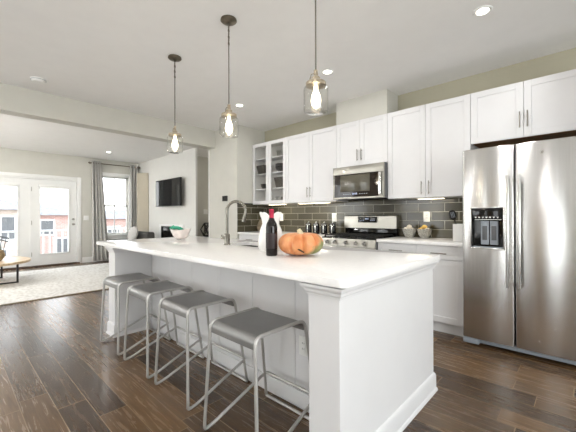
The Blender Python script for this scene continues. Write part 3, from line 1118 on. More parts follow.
def pendant():
    t = thing('pendant_light', '', 'pendant light', (0, 0, CEIL), 'jar pendants over the island')
    MB().lathe([(0.005, 0.0), (0.062, 0.0), (0.064, -0.012), (0.055, -0.020), (0.02, -0.026), (0.005, -0.028)], (0, 0, CEIL), 32).build('canopy', M['bronze'], t)
    # a few chain links below the canopy, then the cord
    chn = MB()
    for k in range(7):
        z = CEIL - 0.035 - k * 0.026
        pts = [((0.007 * math.cos(a)) * (1 if k % 2 else 0), (0.007 * math.cos(a)) * (0 if k % 2 else 1), z + 0.017 * math.sin(a)) for a in [2 * PI * q / 10 for q in range(10)]]
        chn.tube(pts, 0.0022, 5, closed=True)
    chn.build('chain', M['bronze'], t)
    MB().cyl((0, 0, CEIL - 0.02), (0, 0, 2.05), 0.0045, seg=8).build('cord', M['cord'], t)
    MB().lathe([(0.004, 2.07), (0.012, 2.065), (0.014, 2.03), (0.026, 2.02), (0.026, 2.0), (0.004, 2.0)], (0, 0, 0), 20).build('socket', M['lid_metal'], t)
    # wire bail on the lid
    MB().tube(fillet([(-0.062, 0, 1.985), (-0.040, 0, 2.04), (-0.036, 0, 2.05), (0.0, 0, 2.05)], 0.01), 0.003, 6).build('bail_wire', M['bronze'], t)
    MB().lathe([(0.01, 1.997), (0.054, 1.994), (0.061, 1.988), (0.061, 1.970), (0.057, 1.968), (0.01, 1.970)], (0, 0, 0), 28).build('jar_lid', M['lid_metal'], t)
    MB().lathe([(0.058, 1.974), (0.060, 1.966), (0.072, 1.957), (0.075, 1.946), (0.075, 1.827), (0.072, 1.815), (0.064, 1.810), (0.004, 1.812),
                (0.004, 1.816), (0.062, 1.814), (0.070, 1.819), (0.072, 1.829), (0.072, 1.945), (0.069, 1.954), (0.057, 1.963), (0.055, 1.974)], (0, 0, 0), 36, closed_loop=True).build('glass_jar', M['jar'], t)
    b = MB().lathe([(0.012, 1.968), (0.013, 1.945), (0.026, 1.910), (0.030, 1.880), (0.026, 1.855), (0.008, 1.836)], (0, 0, 0), 20).build('bulb', M['bulb'], t)
    return t


pts3 = [(-2.94, 1.53, 'glass jar pendant light farthest along the island, above the bowl'),
        (-2.067, 1.53, 'middle glass jar pendant light above the faucet end of the island'),
        (-1.197, 1.53, 'nearest glass jar pendant light, hanging above the pumpkin')]
p0 = pendant()
for i, (x, y, lb) in enumerate(pts3):
    if i:
        dup(p0, (x, y, CEIL), 0.0, lb)
p0.location = (pts3[0][0], pts3[0][1], CEIL)
p0['label'] = pts3[0][2]
for x, y, lb in pts3:
    d = bpy.data.lights.new('pendant_lamp', 'POINT')
    d.energy = BULB_W
    d.color = (1.0, 0.90, 0.76)
    d.shadow_soft_size = 0.025
    o = bpy.data.objects.new('pendant_lamp', d)
    COL.objects.link(o)
    o.location = (x, y, 1.826)

# unseen globe lamps added to brighten the ceilings and rooms
for x, y, kw in ((1.2, -1.3, 0.8), (-3.6, -1.5, 1.0), (-7.2, -1.2, 18.0), (-6.1, 5.1, 0.9)):
    t = thing('fill_globe', 'white globe lamp added out of view to brighten the room', 'pendant light', (x, y, CEIL), 'added fill globes out of view')
    MB().lathe([(0.004, CEIL), (0.06, CEIL), (0.06, CEIL - 0.02), (0.004, CEIL - 0.02)], (x, y, 0), 24).build('canopy', M['bronze'], t)
    MB().cyl((x, y, CEIL - 0.02), (x, y, 2.28), 0.006, seg=8).build('cord', M['cord'], t)
    MB().ball((x, y, 2.16), 0.12).build('globe', M['bulb'], t)
    d = bpy.data.lights.new('fill_lamp', 'POINT')
    d.energy = FILL_W * kw
    d.color = (1.0, 0.985, 0.975)
    d.shadow_soft_size = 0.13
    o = bpy.data.objects.new('fill_lamp', d)
    COL.objects.link(o)
    o.location = (x, y, 2.16)


# ------------------------------------------------------------------ cabinets
def pull(mb, x, y, z0, z1):
    """vertical bar pull on a face looking to -Y"""
    mb.cyl((x, y - 0.026, z0), (x, y - 0.026, z1), 0.0055, seg=10)
    for z in (z0 + 0.02, z1 - 0.02):
        mb.cyl((x, y, z), (x, y - 0.026, z), 0.004, seg=8)
    return mb


def hpull(mb, x0, x1, y, z):
    mb.cyl((x0, y - 0.026, z), (x1, y - 0.026, z), 0.0055, seg=10)
    for x in (x0 + 0.02, x1 - 0.02):
        mb.cyl((x, y, z), (x, y - 0.026, z), 0.004, seg=8)
    return mb


def shaker(x0, x1, z0, z1, y, parent, name='door', glass=False, w=0.058):
    """framed door, outer face at y looking to -Y, 19 mm thick"""
    yb = y + 0.019
    d = MB()
    for a, b, c, e in ((x0, x0 + w, z0, z1), (x1 - w, x1, z0, z1), (x0 + w, x1 - w, z0, z0 + w), (x0 + w, x1 - w, z1 - w, z1)):
        d.box(a, b, y, yb, c, e, 0.0015, 1)
    if not glass:
        d.box(x0 + w - 0.002, x1 - w + 0.002, y + 0.009, yb - 0.002, z0 + w - 0.002, z1 - w + 0.002)
    o = d.build(name, M['cab'], parent)
    if glass:
        MB().box(x0 + w - 0.004, x1 - w + 0.004, y + 0.009, y + 0.013, z0 + w - 0.004, z1 - w + 0.004).build('glass_pane', M['cab_glass'], o)
    return o


def upper(label, x0, x1, z0, z1, split, handles, hz, glass=False, y1=YB, bottom=None):
    t = thing('upper_cabinet', label, 'cabinet', ((x0 + x1) / 2, YB, z0), 'white wall cabinets')
    yc = YU + 0.021
    body = MB()
    th_ = 0.018
    yb = YB - 0.014 if z0 < 1.42 else YB
    body.box(x0 + 0.001, x0 + th_, yc, yb, z0, z1).box(x1 - th_, x1 - 0.001, yc, yb, z0, z1).box(x0 + th_, x1 - th_, yc, yb, z1 - th_, z1)
    body.box(x0 + th_, x1 - th_, yb - 0.008, yb, z0, z1 - th_)
    if bottom is None:
        body.box(x0 + th_, x1 - th_, yc, yb - 0.008, z0, z0 + th_)
    body.build('body', M['cab'] if not glass else M['cab_in'], t)
    if bottom is not None:
        MB().box(x0 + th_, x1 - th_, yc, yb - 0.008, z0, z0 + th_).build('bottom_panel', bottom, t)
    xs = [x0 + 0.002] + [s for s in split] + [x1 - 0.002]
    for i in range(len(xs) - 1):
        a = xs[i] + (0.0015 if i else 0)
        b = xs[i + 1] - (0.0015 if i < len(xs) - 2 else 0)
        d = shaker(a, b, z0 + 0.002, z1 - 0.002, YU, t, glass=glass)
        if handles[i] is not None:
            pull(MB(), handles[i], YU, hz, hz + 0.15).build('handle', M['pull'], d)
    return t


gt = upper('white wall cabinet with two glass doors and dishes inside', -4.305, -3.502, 1.39, 2.44, [-3.90], [None, None], 1.45, glass=True)
shelf_z = (1.66, 1.92, 2.18)
for z in shelf_z:
    MB().box(-4.285, -3.522, 3.735, 3.975, z - 0.016, z).build('shelf', M['cab'], gt)
upper('white two-door wall cabinet left of the microwave', -3.502, -2.533, 1.39, 2.44, [-3.017], [-3.045, -2.99], 1.465)
upper('short white wall cabinet above the microwave', -2.533, -1.783, 1.845, 2.44, [-2.165], [-2.195, -2.135], 1.905)
upper('white two-door wall cabinet right of the microwave', -1.783, -0.876, 1.39, 2.44, [-1.33], [-1.37, -1.29], 1.425)
upper('wide white wall cabinet above the refrigerator', -0.876, 0.075, 1.915, 2.44, [-0.432], [-0.462, -0.402], 2.005, bottom=M['raw_wood'])
struct('trim_fridge_panel', MB().box(0.078, 0.097, 3.35, YB, 0, 2.44), M['cab'])


def plate_stack(c, n, r, mat, label):
    mb = MB()
    for k in range(n):
        z = k * 0.012
        mb.lathe([(0.01, z), (r * 0.6, z), (r, z + 0.016), (r, z + 0.020), (r * 0.58, z + 0.006), (0.01, z + 0.006)], c, 24)
    return mb


def dish_bowl(c, r, h):
    return MB().lathe([(0.01, 0), (r * 0.5, 0), (r * 0.85, h * 0.5), (r, h), (r * 0.94, h), (r * 0.8, h * 0.52), (r * 0.45, 0.012), (0.01, 0.012)], c, 24)


sz = {0: 1.408, 1: 1.66, 2: 1.92, 3: 2.18}


def dish_basket(c, w, d, h):
    """square basket that widens upward, hollow"""
    rings = []
    for k, z in ((0.78, 0.0), (0.84, h * 0.3), (1.0, h), (0.95, h), (0.80, h * 0.3), (0.74, 0.01)):
        hw_, hd_ = w / 2 * k, d / 2 * k
        ring = []
        for cx_, cy_, a0 in ((hw_ - 0.02, hd_ - 0.02, 0), (-hw_ + 0.02, hd_ - 0.02, PI / 2), (-hw_ + 0.02, -hd_ + 0.02, PI), (hw_ - 0.02, -hd_ + 0.02, 1.5 * PI)):
            for q in range(5):
                a = a0 + PI / 2 * q / 4
                ring.append((c[0] + cx_ + 0.02 * math.cos(a), c[1] + cy_ + 0.02 * math.sin(a), c[2] + z))
        rings.append(ring)
    return MB().loft(rings)


dg = 'dishes inside the glass cabinet'
solo(dish_basket((-4.165, 3.84, sz[2]), 0.21, 0.2, 0.15), 'storage_basket', M['dark_basket'], 'dark basket behind the left glass door, second shelf down', 'basket', dg)
solo(dish_bowl((-4.13, 3.82, sz[1]), 0.075, 0.085), 'small_bowl', M['dark_dish'], 'small dark bowl behind the left glass door, third shelf down', 'bowl', dg)
solo(dish_bowl((-3.72, 3.845, sz[2]), 0.125, 0.09).add(plate_stack((-3.72, 3.845, sz[2] + 0.092), 3, 0.12, None, '').bm), 'plate_stack', M['dark_dish'], 'charcoal plates stacked behind the right glass door, second shelf down', 'plates', dg)
solo(dish_basket((-3.70, 3.84, sz[1]), 0.27, 0.2, 0.17), 'storage_basket', M['dark_basket'], 'large dark basket behind the right glass door, third shelf down', 'basket', dg)
solo(dish_bowl((-3.73, 3.84, sz[0]), 0.12, 0.10), 'wide_bowl', M['grey_pattern'], 'speckled grey bowl at the bottom behind the right glass door', 'bowl', dg)
for k, (x, lb) in enumerate(((-3.80, 'clear drinking glass on the top shelf behind the right glass door, left one'), (-3.69, 'clear drinking glass on the top shelf behind the right glass door, right one'))):
    solo(MB().lathe([(0.03, 0.0), (0.036, 0.12), (0.033, 0.12), (0.027, 0.006), (0.004, 0.006), (0.004, 0.0)], (x, 3.84, sz[3]), 20), 'drinking_glass', M['jar'], lb, 'glass', dg)
solo(MB().lathe([(0.01, 0), (0.04, 0), (0.044, 0.075), (0.038, 0.075), (0.035, 0.008), (0.01, 0.008)], (-4.08, 3.84, sz[0]), 20).tube([(-4.037, 3.84, sz[0] + 0.06), (-4.012, 3.84, sz[0] + 0.055), (-4.012, 3.84, sz[0] + 0.025), (-4.038, 3.84, sz[0] + 0.02)], 0.005, 6),
     'mug', M['ceramic'], 'white mug at the bottom behind the left glass door', 'mug', dg)

# under-cabinet lights
for x0, x1, lb in ((-1.46, -1.16, 'lit strip light under the cabinet right of the microwave'), (-3.32, -2.72, 'lit strip light under the cabinet left of the microwave'), (-4.0, -3.6, 'lit strip light under the glass cabinet')):
    t = thing('strip_light', lb, 'light', ((x0 + x1) / 2, 3.80, 1.372), 'strip lights under the wall cabinets')
    MB().box(x0, x1, 3.77, 3.83, 1.378, 1.39, 0.002).build('housing', M['trim'], t)
    MB().box(x0 + 0.01, x1 - 0.01, 3.78, 3.82, 1.374, 1.379).build('lens', M['led'], t)
    d = bpy.data.lights.new('strip_lamp', 'AREA')
    d.shape = 'RECTANGLE'
    d.size, d.size_y = x1 - x0, 0.04
    d.energy = 0.9 * (x1 - x0) / 0.4
    d.color = (1.0, 0.90, 0.72)
    o = bpy.data.objects.new('strip_lamp', d)
    COL.objects.link(o)
    o.location = ((x0 + x1) / 2, 3.80, 1.371)

# base cabinets
bg = 'white base cabinets along the tiled wall'


def base(label, x0, x1, pulls):
    t = thing('base_cabinet', label, 'cabinet', ((x0 + x1) / 2, YB, 0), bg)
    MB().box(x0 + 0.001, x1 - 0.001, YL + 0.021, YB - 0.03, 0.10, 0.883).box(x0 + 0.001, x1 - 0.001, YL + 0.075, YB - 0.03, 0.0, 0.10).build('body', M['cab'], t)
    MB().box(x0 + 0.001, x1 - 0.001, YL + 0.055, YL + 0.0745, 0.0, 0.098).build('toe_kick', M['cab'], t)
    d = shaker(x0 + 0.002, x1 - 0.002, 0.745, 0.880, YL, t, 'drawer', w=0.045)
    xm = (x0 + x1) / 2
    hpull(MB(), xm - 0.075, xm + 0.075, YL, 0.805).build('handle', M['pull'], d)
    if x1 - x0 > 0.5:
        parts = [(x0 + 0.002, xm - 0.0015, xm - 0.03), (xm + 0.0015, x1 - 0.002, xm + 0.03)]
    else:
        parts = [(x0 + 0.002, x1 - 0.002, x0 + 0.035)]
    for a, b, h in parts:
        dd = shaker(a, b, 0.115, 0.741, YL, t)
        pull(MB(), h, YL, 0.53, 0.68).build('handle', M['pull'], dd)


base('white base cabinet with a drawer right of the range', -1.762, -1.315, 1)
base('white base cabinet with a drawer left of the refrigerator', -1.315, -0.868, 1)
base('white base cabinet with a drawer left of the range', -3.13, -2.54, 1)
base('white base cabinet in the middle of the left run', -3.725, -3.13, 1)
base('white base cabinet in the corner below the glass cabinet', -4.315, -3.725, 1)


def slab(name, label, x0, x1, y0, y1):
    o = MB().box(x0, x1, y0, y1, 0.884, 0.92, 0.004).build(name, M['counter'])
    return tag(o, label, 'countertop', 'white worktops along the tiled wall')


slab('countertop', 'white worktop between the range and the refrigerator', -1.764, -0.866, 3.36, YB - 0.012)
slab('countertop', 'white worktop from the left corner to the range', -4.307, -2.538, 3.36, YB - 0.012)

# ------------------------------------------------------------------ refrigerator
FX0, FXM, FX1, FYF = -0.846, -0.447, 0.062, 3.252
fr = thing('refrigerator', 'stainless steel side-by-side refrigerator with water dispenser', 'refrigerator', ((FX0 + FX1) / 2, 3.6, 0))
MB().box(FX0 + 0.004, FX1 - 0.004, FYF + 0.075, 3.97, 0.03, 1.772, 0.004).build('body', M['fridge_side'], fr)


def door_profile(x0, x1, bow, yb, r=0.018, n=24):
    """plan outline of a softly bowed door, front first from left to right"""
    pts = [(x0, yb)]
    for k in range(n + 1):
        u = k / n
        x = x0 + (x1 - x0) * u
        e = min(x - x0, x1 - x)
        rr = 0.0 if e >= r else r - math.sqrt(max(0, r * r - (r - e) ** 2))
        y = FYF + bow * (2 * u - 1) ** 2 + rr * 0.9
        pts.append((x, y))
    pts.append((x1, yb))
    return pts


def fridge_door(name_z, x0, x1, z0, z1, hole=None, bow=0.012):
    b = bmesh.new()
    yb = FYF + 0.070
    xs = sorted(set([x0 + (x1 - x0) * k / 26 for k in range(27)] + [x0 + q for q in (0.003, 0.007, 0.012)] + [x1 - q for q in (0.003, 0.007, 0.012)] + (list(hole[:2]) if hole else [])))
    zs = sorted(set([z0, z1, z0 + 0.006, z1 - 0.006] + (list(hole[2:]) if hole else [])))

    def fy(x, z):
        u = (x - x0) / (x1 - x0)
        e = min(x - x0, x1 - x)
        r = 0.016
        rr = 0.0 if e >= r else r - math.sqrt(max(0, r * r - (r - e) ** 2))
        ez = min(z - z0, z1 - z)
        rz = 0.004 if ez < 0.001 else 0.0
        return FYF + bow * (2 * u - 1) ** 2 + rr + rz
    V = {}

    def F(x, z):
        if (x, z) not in V:
            V[(x, z)] = b.verts.new((x, fy(x, z), z))
        return V[(x, z)]
    VB = {}

    def B(x, z, y=yb):
        if (x, z, y) not in VB:
            VB[(x, z, y)] = b.verts.new((x, y, z))
        return VB[(x, z, y)]

    def inhole(xm, zm):
        return hole and hole[0] < xm < hole[1] and hole[2] < zm < hole[3]
    for i in range(len(xs) - 1):
        for j in range(len(zs) - 1):
            if inhole((xs[i] + xs[i + 1]) / 2, (zs[j] + zs[j + 1]) / 2):
                continue
            b.faces.new((F(xs[i], zs[j]), F(xs[i + 1], zs[j]), F(xs[i + 1], zs[j + 1]), F(xs[i], zs[j + 1])))
    for i in range(len(xs) - 1):
        b.faces.new((F(xs[i], z1), F(xs[i + 1], z1), B(xs[i + 1], z1), B(xs[i], z1)))
        b.faces.new((F(xs[i + 1], z0), F(xs[i], z0), B(xs[i], z0), B(xs[i + 1], z0)))
    for j in range(len(zs) - 1):
        b.faces.new((F(x0, zs[j]), F(x0, zs[j + 1]), B(x0, zs[j + 1]), B(x0, zs[j])))
        b.faces.new((F(x1, zs[j + 1]), F(x1, zs[j]), B(x1, zs[j]), B(x1, zs[j + 1])))
    if hole:
        hx = [x for x in xs if hole[0] <= x <= hole[1]]
        for i in range(len(hx) - 1):
            for z in hole[2:]:
                b.faces.new((F(hx[i], z), F(hx[i + 1], z), B(hx[i + 1], z), B(hx[i], z)))
        for x in hole[:2]:
            b.faces.new((F(x, hole[2]), F(x, hole[3]), B(x, hole[3]), B(x, hole[2])))
    bmesh.ops.recalc_face_normals(b, faces=list(b.faces))
    m = MB()
    m.add(b)
    return m.build(name_z, M['steel'], fr)


HOLE = (-0.772, -0.522, 0.893, 1.252)
d1 = fridge_door('door', FX0, FXM - 0.003, 0.075, 1.782, HOLE)
d2 = fridge_door('door', FXM + 0.004, FX1, 0.075, 1.782)


def fridge_handle(x, door, s):
    yf = FYF - 0.045
    m = MB()
    m.box(x - 0.013, x + 0.013, yf - 0.008, yf + 0.010, 0.575, 1.52, 0.005, 3)
    for z in (0.60, 1.495):
        m.box(x - 0.011, x + 0.011, yf + 0.008, FYF + 0.018, z - 0.022, z + 0.022, 0.004)
    m.build('handle', M['steel_handle'], door)


fridge_handle(FXM - 0.043, d1, -1)
fridge_handle(FXM + 0.036, d2, 1)
dp = MB()
dp.wall('Y', FYF + 0.062, 0.006, HOLE[0] - 0.002, HOLE[1] + 0.002, HOLE[2] - 0.002, HOLE[3] + 0.002)
dp.box(HOLE[0], HOLE[1], FYF + 0.006, FYF + 0.062, 1.14, HOLE[3], 0.003)
dsp = dp.build('dispenser_panel', M['black_gloss'], d1)
ff = MB()
o_ = 0.008
yf0 = FYF - 0.003
for a, b, c, e in ((HOLE[0] - o_, HOLE[0] + 0.004, HOLE[2] - o_, HOLE[3] + o_), (HOLE[1] - 0.004, HOLE[1] + o_, HOLE[2] - o_, HOLE[3] + o_),
                   (HOLE[0], HOLE[1], HOLE[2] - o_, HOLE[2] + 0.006), (HOLE[0], HOLE[1], HOLE[3] - 0.004, HOLE[3] + o_)):
    ff.box(a, b, yf0, FYF + 0.03, c, e, 0.002)
ff.build('dispenser_frame', M['steel_handle'], d1)
pd = MB()
for a in (-0.700, -0.630):
    pd.box(a, a + 0.062, FYF + 0.030, FYF + 0.055, 0.925, 1.135, 0.004)
pd.build('paddle', M['grille'], d1)
pdd = MB()
for a in (-0.688, -0.618):
    pdd.box(a, a + 0.038, FYF + 0.026, FYF + 0.031, 0.965, 1.09, 0.002)
pdd.build('paddle_pad', M['fridge_side'], d1)
ic = MB()
for k in range(7):
    x = -0.735 + k * 0.028
    ic.prism([(x - 0.009, 1.172), (x + 0.009, 1.172), (x, 1.158)], 'Y', FYF + 0.0035, FYF + 0.0062)
ic.box(-0.742, -0.54, FYF + 0.0035, FYF + 0.0062, 1.145, 1.149)
ic.build('button_marks', M['trim'], d1)
MB().box(HOLE[0] + 0.01, HOLE[1] - 0.01, FYF + 0.015, FYF + 0.06, HOLE[2] + 0.002, HOLE[2] + 0.014, 0.002).build('drip_tray', M['grille'], d1)
MB().lathe([(0.001, 0), (0.012, 0), (0.012, 0.004), (0.001, 0.004)], (0, 0, 0), 20).move(Matrix.Translation((-0.262, FYF + 0.004, 1.69)) @ Matrix.Rotation(PI / 2, 4, 'X')).build('round_emblem', M['chrome'], d2)
MB().box(FX0 + 0.012, FX1 - 0.012, FYF + 0.05, FYF + 0.09, 0.030, 0.072, 0.003).box(FX0 + 0.004, FX0 + 0.13, FYF + 0.012, FYF + 0.08, 0.022, 0.068, 0.004).build('base_grille', M['grille'], fr)
for x in (FX0 + 0.06, FX1 - 0.06):
    for y in (FYF + 0.12, 3.9):
        MB().cyl((x, y, 0), (x, y, 0.035), 0.022, seg=14).build('foot', M['black'], fr)

# ------------------------------------------------------------------ microwave
MX0, MX1, MYF = -2.528, -1.788, 3.60
mw = thing('microwave', 'stainless over-the-range microwave with dark glass door', 'microwave', ((MX0 + MX1) / 2, 3.8, 1.395))
MB().box(MX0, MX1, MYF + 0.03, YB - 0.013, 1.405, 1.838, 0.004).build('body', M['fridge_side'], mw)
md = MB()
for a, b, c, e in ((MX0, MX1, 1.728, 1.832), (MX0, MX1, 1.405, 1.432), (MX0, MX0 + 0.022, 1.43, 1.73), (MX1 - 0.072, MX1, 1.43, 1.73)):
    md.box(a, b, MYF, MYF + 0.03, c, e, 0.003)
md = md.build('door', M['steel_flat'], mw)
MB().box(MX0 + 0.022, MX1 - 0.072, MYF + 0.006, MYF + 0.028, 1.432, 1.728).build('door_glass', M['black_glass'], md)
MB().box(MX0 + 0.115, MX1 - 0.19, MYF + 0.003, MYF + 0.007, 1.50, 1.715, 0.001).build('window', M['mw_window'], md)
MB().box(MX0 + 0.30, MX0 + 0.37, MYF + 0.004, MYF + 0.007, 1.462, 1.482).build('clock_display', M['display'], md)
for k in range(8):
    x = MX0 + (0.16 if k < 4 else 0.272) + k * 0.032
    MB().box(x, x + 0.02, MYF + 0.004, MYF + 0.007, 1.464, 1.472).build('touch_button', M['grille'], md)
MB().box(MX1 - 0.060, MX1 - 0.028, MYF - 0.030, MYF - 0.018, 1.445, 1.715, 0.004, 3).box(MX1 - 0.052, MX1 - 0.036, MYF - 0.020, MYF, 1.455, 1.475).box(MX1 - 0.052, MX1 - 0.036, MYF - 0.020, MYF, 1.685, 1.705).build('handle', M['steel_handle'], md)
vg = MB()
for k in range(8):
    vg.box(MX0 + 0.05 + k * 0.08, MX0 + 0.11 + k * 0.08, 3.64, 3.90, 1.398, 1.405)
vg.build('vent_grille', M['iron'], mw)

# ------------------------------------------------------------------ range
RX0, RX1, RYF = -2.532, -1.768, 3.335
rg = thing('range', 'stainless steel gas range with black cooktop', 'range', ((RX0 + RX1) / 2, 3.65, 0))
MB().box(RX0, RX1, RYF + 0.03, 3.975, 0.06, 0.90, 0.003).build('body', M['fridge_side'], rg)
cp = MB().prism([(RYF + 0.03, 0.815), (RYF - 0.005, 0.815), (RYF + 0.012, 0.905), (RYF + 0.03, 0.905)], 'X', RX0, RX1).build('control_panel', M['steel_flat'], rg)
for k, fx in enumerate((0.14, 0.29, 0.50, 0.68, 0.83)):
    x = RX0 + fx * (RX1 - RX0)
    MB().cyl((x, RYF + 0.008, 0.862), (x, RYF - 0.030, 0.857), 0.024, 0.021, 20).box(x - 0.003, x + 0.003, RYF - 0.036, RYF - 0.03, 0.842, 0.878).build('knob', M['steel_handle'], rg)
MB().box(RX0 + 0.003, RX1 - 0.003, RYF + 0.012, 3.93, 0.900, 0.918, 0.003).build('cooktop', M['black_gloss'], rg)
gm = []
for a, b in ((RX0 + 0.03, RX0 + 0.265), (RX0 + 0.275, RX1 - 0.275), (RX1 - 0.265, RX1 - 0.03)):
    g = MB()
    ya, yb = RYF + 0.05, 3.86
    for x in (a, (a + b) / 2, b):
        g.box(x - 0.006, x + 0.006, ya, yb, 0.936, 0.950)
    for y in (ya, (ya + yb) / 2 - 0.13, (ya + yb) / 2, (ya + yb) / 2 + 0.13, yb):
        g.box(a, b, y - 0.006, y + 0.006, 0.936, 0.950)
    for x in (a, b):
        for y in (ya, yb):
            g.box(x - 0.008, x + 0.008, y - 0.008, y + 0.008, 0.918, 0.940)
    g.build('grate', M['iron'], rg)
for fx in (0.2, 0.5, 0.8):
    for y in ((RYF + 0.18), 3.74):
        x = RX0 + fx * (RX1 - RX0)
        MB().lathe([(0.004, 0.918), (0.05, 0.918), (0.048, 0.926), (0.034, 0.928), (0.034, 0.934), (0.004, 0.935)], (x, y, 0), 24).build('burner', M['iron'], rg)
MB().box(RX0, RX1, 3.905, 3.975, 0.905, 1.02, 0.004).build('rear_riser', M['black_gloss'], rg)
bg_ = MB().prism([(3.89, 1.02), (3.985, 1.02), (3.985, 1.195), (3.925, 1.195), (3.90, 1.18)], 'X', RX0 - 0.008, RX1 + 0.002).build('backguard', M['steel_flat'], rg)
MB().box(RX0 + 0.22, RX0 + 0.50, 3.880, 3.90, 1.095, 1.175, 0.003).build('display_panel', M['black_gloss'], bg_)
dm = MB().box(RX0 + 0.335, RX0 + 0.385, 3.878, 3.881, 1.135, 1.155)
for k in range(3):
    dm.box(RX0 + 0.245 + k * 0.026, RX0 + 0.26 + k * 0.026, 3.878, 3.881, 1.12, 1.127)
    dm.box(RX0 + 0.405 + k * 0.026, RX0 + 0.42 + k * 0.026, 3.878, 3.881, 1.12, 1.127)
dm.build('lit_digits', M['display'], bg_)
od = MB().box(RX0 + 0.002, RX1 - 0.002, RYF, RYF + 0.03, 0.22, 0.808, 0.004).build('oven_door', M['steel_flat'], rg)
MB().box(RX0 + 0.10, RX1 - 0.10, RYF - 0.002, RYF + 0.002, 0.34, 0.66).build('oven_window', M['black_gloss'], od)
MB().cyl((RX0 + 0.05, RYF - 0.05, 0.75), (RX1 - 0.05, RYF - 0.05, 0.75), 0.012, seg=12).cyl((RX0 + 0.08, RYF, 0.75), (RX0 + 0.08, RYF - 0.05, 0.75), 0.009).cyl((RX1 - 0.08, RYF, 0.75), (RX1 - 0.08, RYF - 0.05, 0.75), 0.009).build('oven_handle', M['steel_handle'], od)
MB().box(RX0 + 0.002, RX1 - 0.002, RYF + 0.002, RYF + 0.03, 0.065, 0.21, 0.003).build('warming_drawer', M['steel_flat'], rg)
for x in (RX0 + 0.05, RX1 - 0.05):
    for y in (RYF + 0.08, 3.9):
        MB().cyl((x, y, 0), (x, y, 0.065), 0.02, seg=12).build('foot', M['black'], rg)

# ------------------------------------------------------------------ island
IX0, IX1, IY0, IY1, IYP = -3.57, -0.765, 1.135, 2.255, 1.50
isl = thing('kitchen_island', 'long white panelled kitchen island with post ends', 'kitchen island', ((IX0 + IX1) / 2, 1.7, 0))
MB().box(IX0 + 0.17, IX1 - 0.17, IYP + 0.012, IY1 - 0.02, 0.10, 0.30).box(IX0 + 0.17, IX1 - 0.17, IYP + 0.012, IY1 - 0.09, 0.0, 0.10).box(IX0 + 0.17, IX1 - 0.17, IYP + 0.012, 1.74, 0.30, 0.884).box(IX0 + 0.17, IX1 - 0.17, IY1 - 0.06, IY1 - 0.02, 0.30, 0.884).build('body', M['cab'], isl)
fpn = MB()
n = 6
wv = (IX1 - 0.17 - (IX0 + 0.17)) / n
for k in range(n):
    a = IX0 + 0.17 + k * wv
    fpn.box(a + 0.0015, a + wv - 0.0015, IYP, IYP + 0.012, 0.0, 0.884, 0.001, 1)
fpn.build('front_panel', M['cab'], isl)
MB().box(IX0 + 0.17, IX1 - 0.17, IYP - 0.014, IYP - 0.0005, 0.0, 0.105, 0.004).build('front_baseboard', M['cab'], isl)
for nm, a, b in (('end_wall', IX1 - 0.17, IX1), ('end_wall', IX0, IX0 + 0.17)):
    e = MB().box(a, b, IY0, IY1, 0.0, 0.884, 0.002, 1).build(nm, M['cab'], isl)
    # stepped crown under the top, and base with shoe
    def ring_mold(prof, z):
        mb = MB()
        for (o0, za, zb) in prof:
            mb.box(a - o0, b + o0, IY0 - o0, IY1 + o0, za, zb, 0.002, 1)
        return mb
    MB_c = MB()
    poly = [(0.0005, 0.826), (0.006, 0.826), (0.008, 0.838), (0.015, 0.843), (0.017, 0.856), (0.026, 0.863), (0.029, 0.872), (0.029, 0.879), (0.0005, 0.879)]
    MB_b = MB()
    poly_b = [(0.0005, 0.0), (0.021, 0.0), (0.020, 0.016), (0.0135, 0.024), (0.013, 0.098), (0.010, 0.112), (0.004, 0.122), (0.0005, 0.124)]
    for mb_, pl_ in ((MB_c, poly), (MB_b, poly_b)):
        rings = []
        for (cx_, cy_, sx_, sy_) in ((a, IY0, -1, -1), (b, IY0, 1, -1), (b, IY1, 1, 1), (a, IY1, -1, 1), (a, IY0, -1, -1)):
            rings.append([(cx_ + sx_ * o, cy_ + sy_ * o, z) for o, z in pl_])
        mb_.loft(rings, cap=False)
    MB_c.build('crown_molding', M['cab'], e)
    MB_b.build('base_molding', M['cab'], e)
# doors to the cooking side
k = 4
wv = (IX1 - 0.17 - (IX0 + 0.17)) / k
for q in range(k):
    a = IX0 + 0.17 + q * wv
    dd = MB()
    dd.box(a + 0.002, a + wv - 0.002, IY1 - 0.02, IY1 - 0.001, 0.11, 0.88, 0.002, 1)
    do = dd.build('door', M['cab'], isl)
    xx = a + (wv - 0.04 if q % 2 == 0 else 0.04)
    MB().cyl((xx, IY1 + 0.025, 0.68), (xx, IY1 + 0.025, 0.83), 0.0055, seg=10).cyl((xx, IY1 - 0.001, 0.70), (xx, IY1 + 0.025, 0.70), 0.004, seg=8).cyl((xx, IY1 - 0.001, 0.81), (xx, IY1 + 0.025, 0.81), 0.004, seg=8).build('handle', M['pull'], do)

# countertop with a sink cut-out
SX0, SX1, SY0, SY1 = -2.60, -2.06, 1.822, 2.15


def rrect(x0, x1, y0, y1, r, n=6):
    out = []
    for cx_, cy_, a0 in ((x1 - r, y1 - r, 0), (x0 + r, y1 - r, PI / 2), (x0 + r, y0 + r, PI), (x1 - r, y0 + r, 1.5 * PI)):
        for q in range(n + 1):
            a = a0 + PI / 2 * q / n
            out.append((cx_ + r * math.cos(a), cy_ + r * math.sin(a)))
    return out


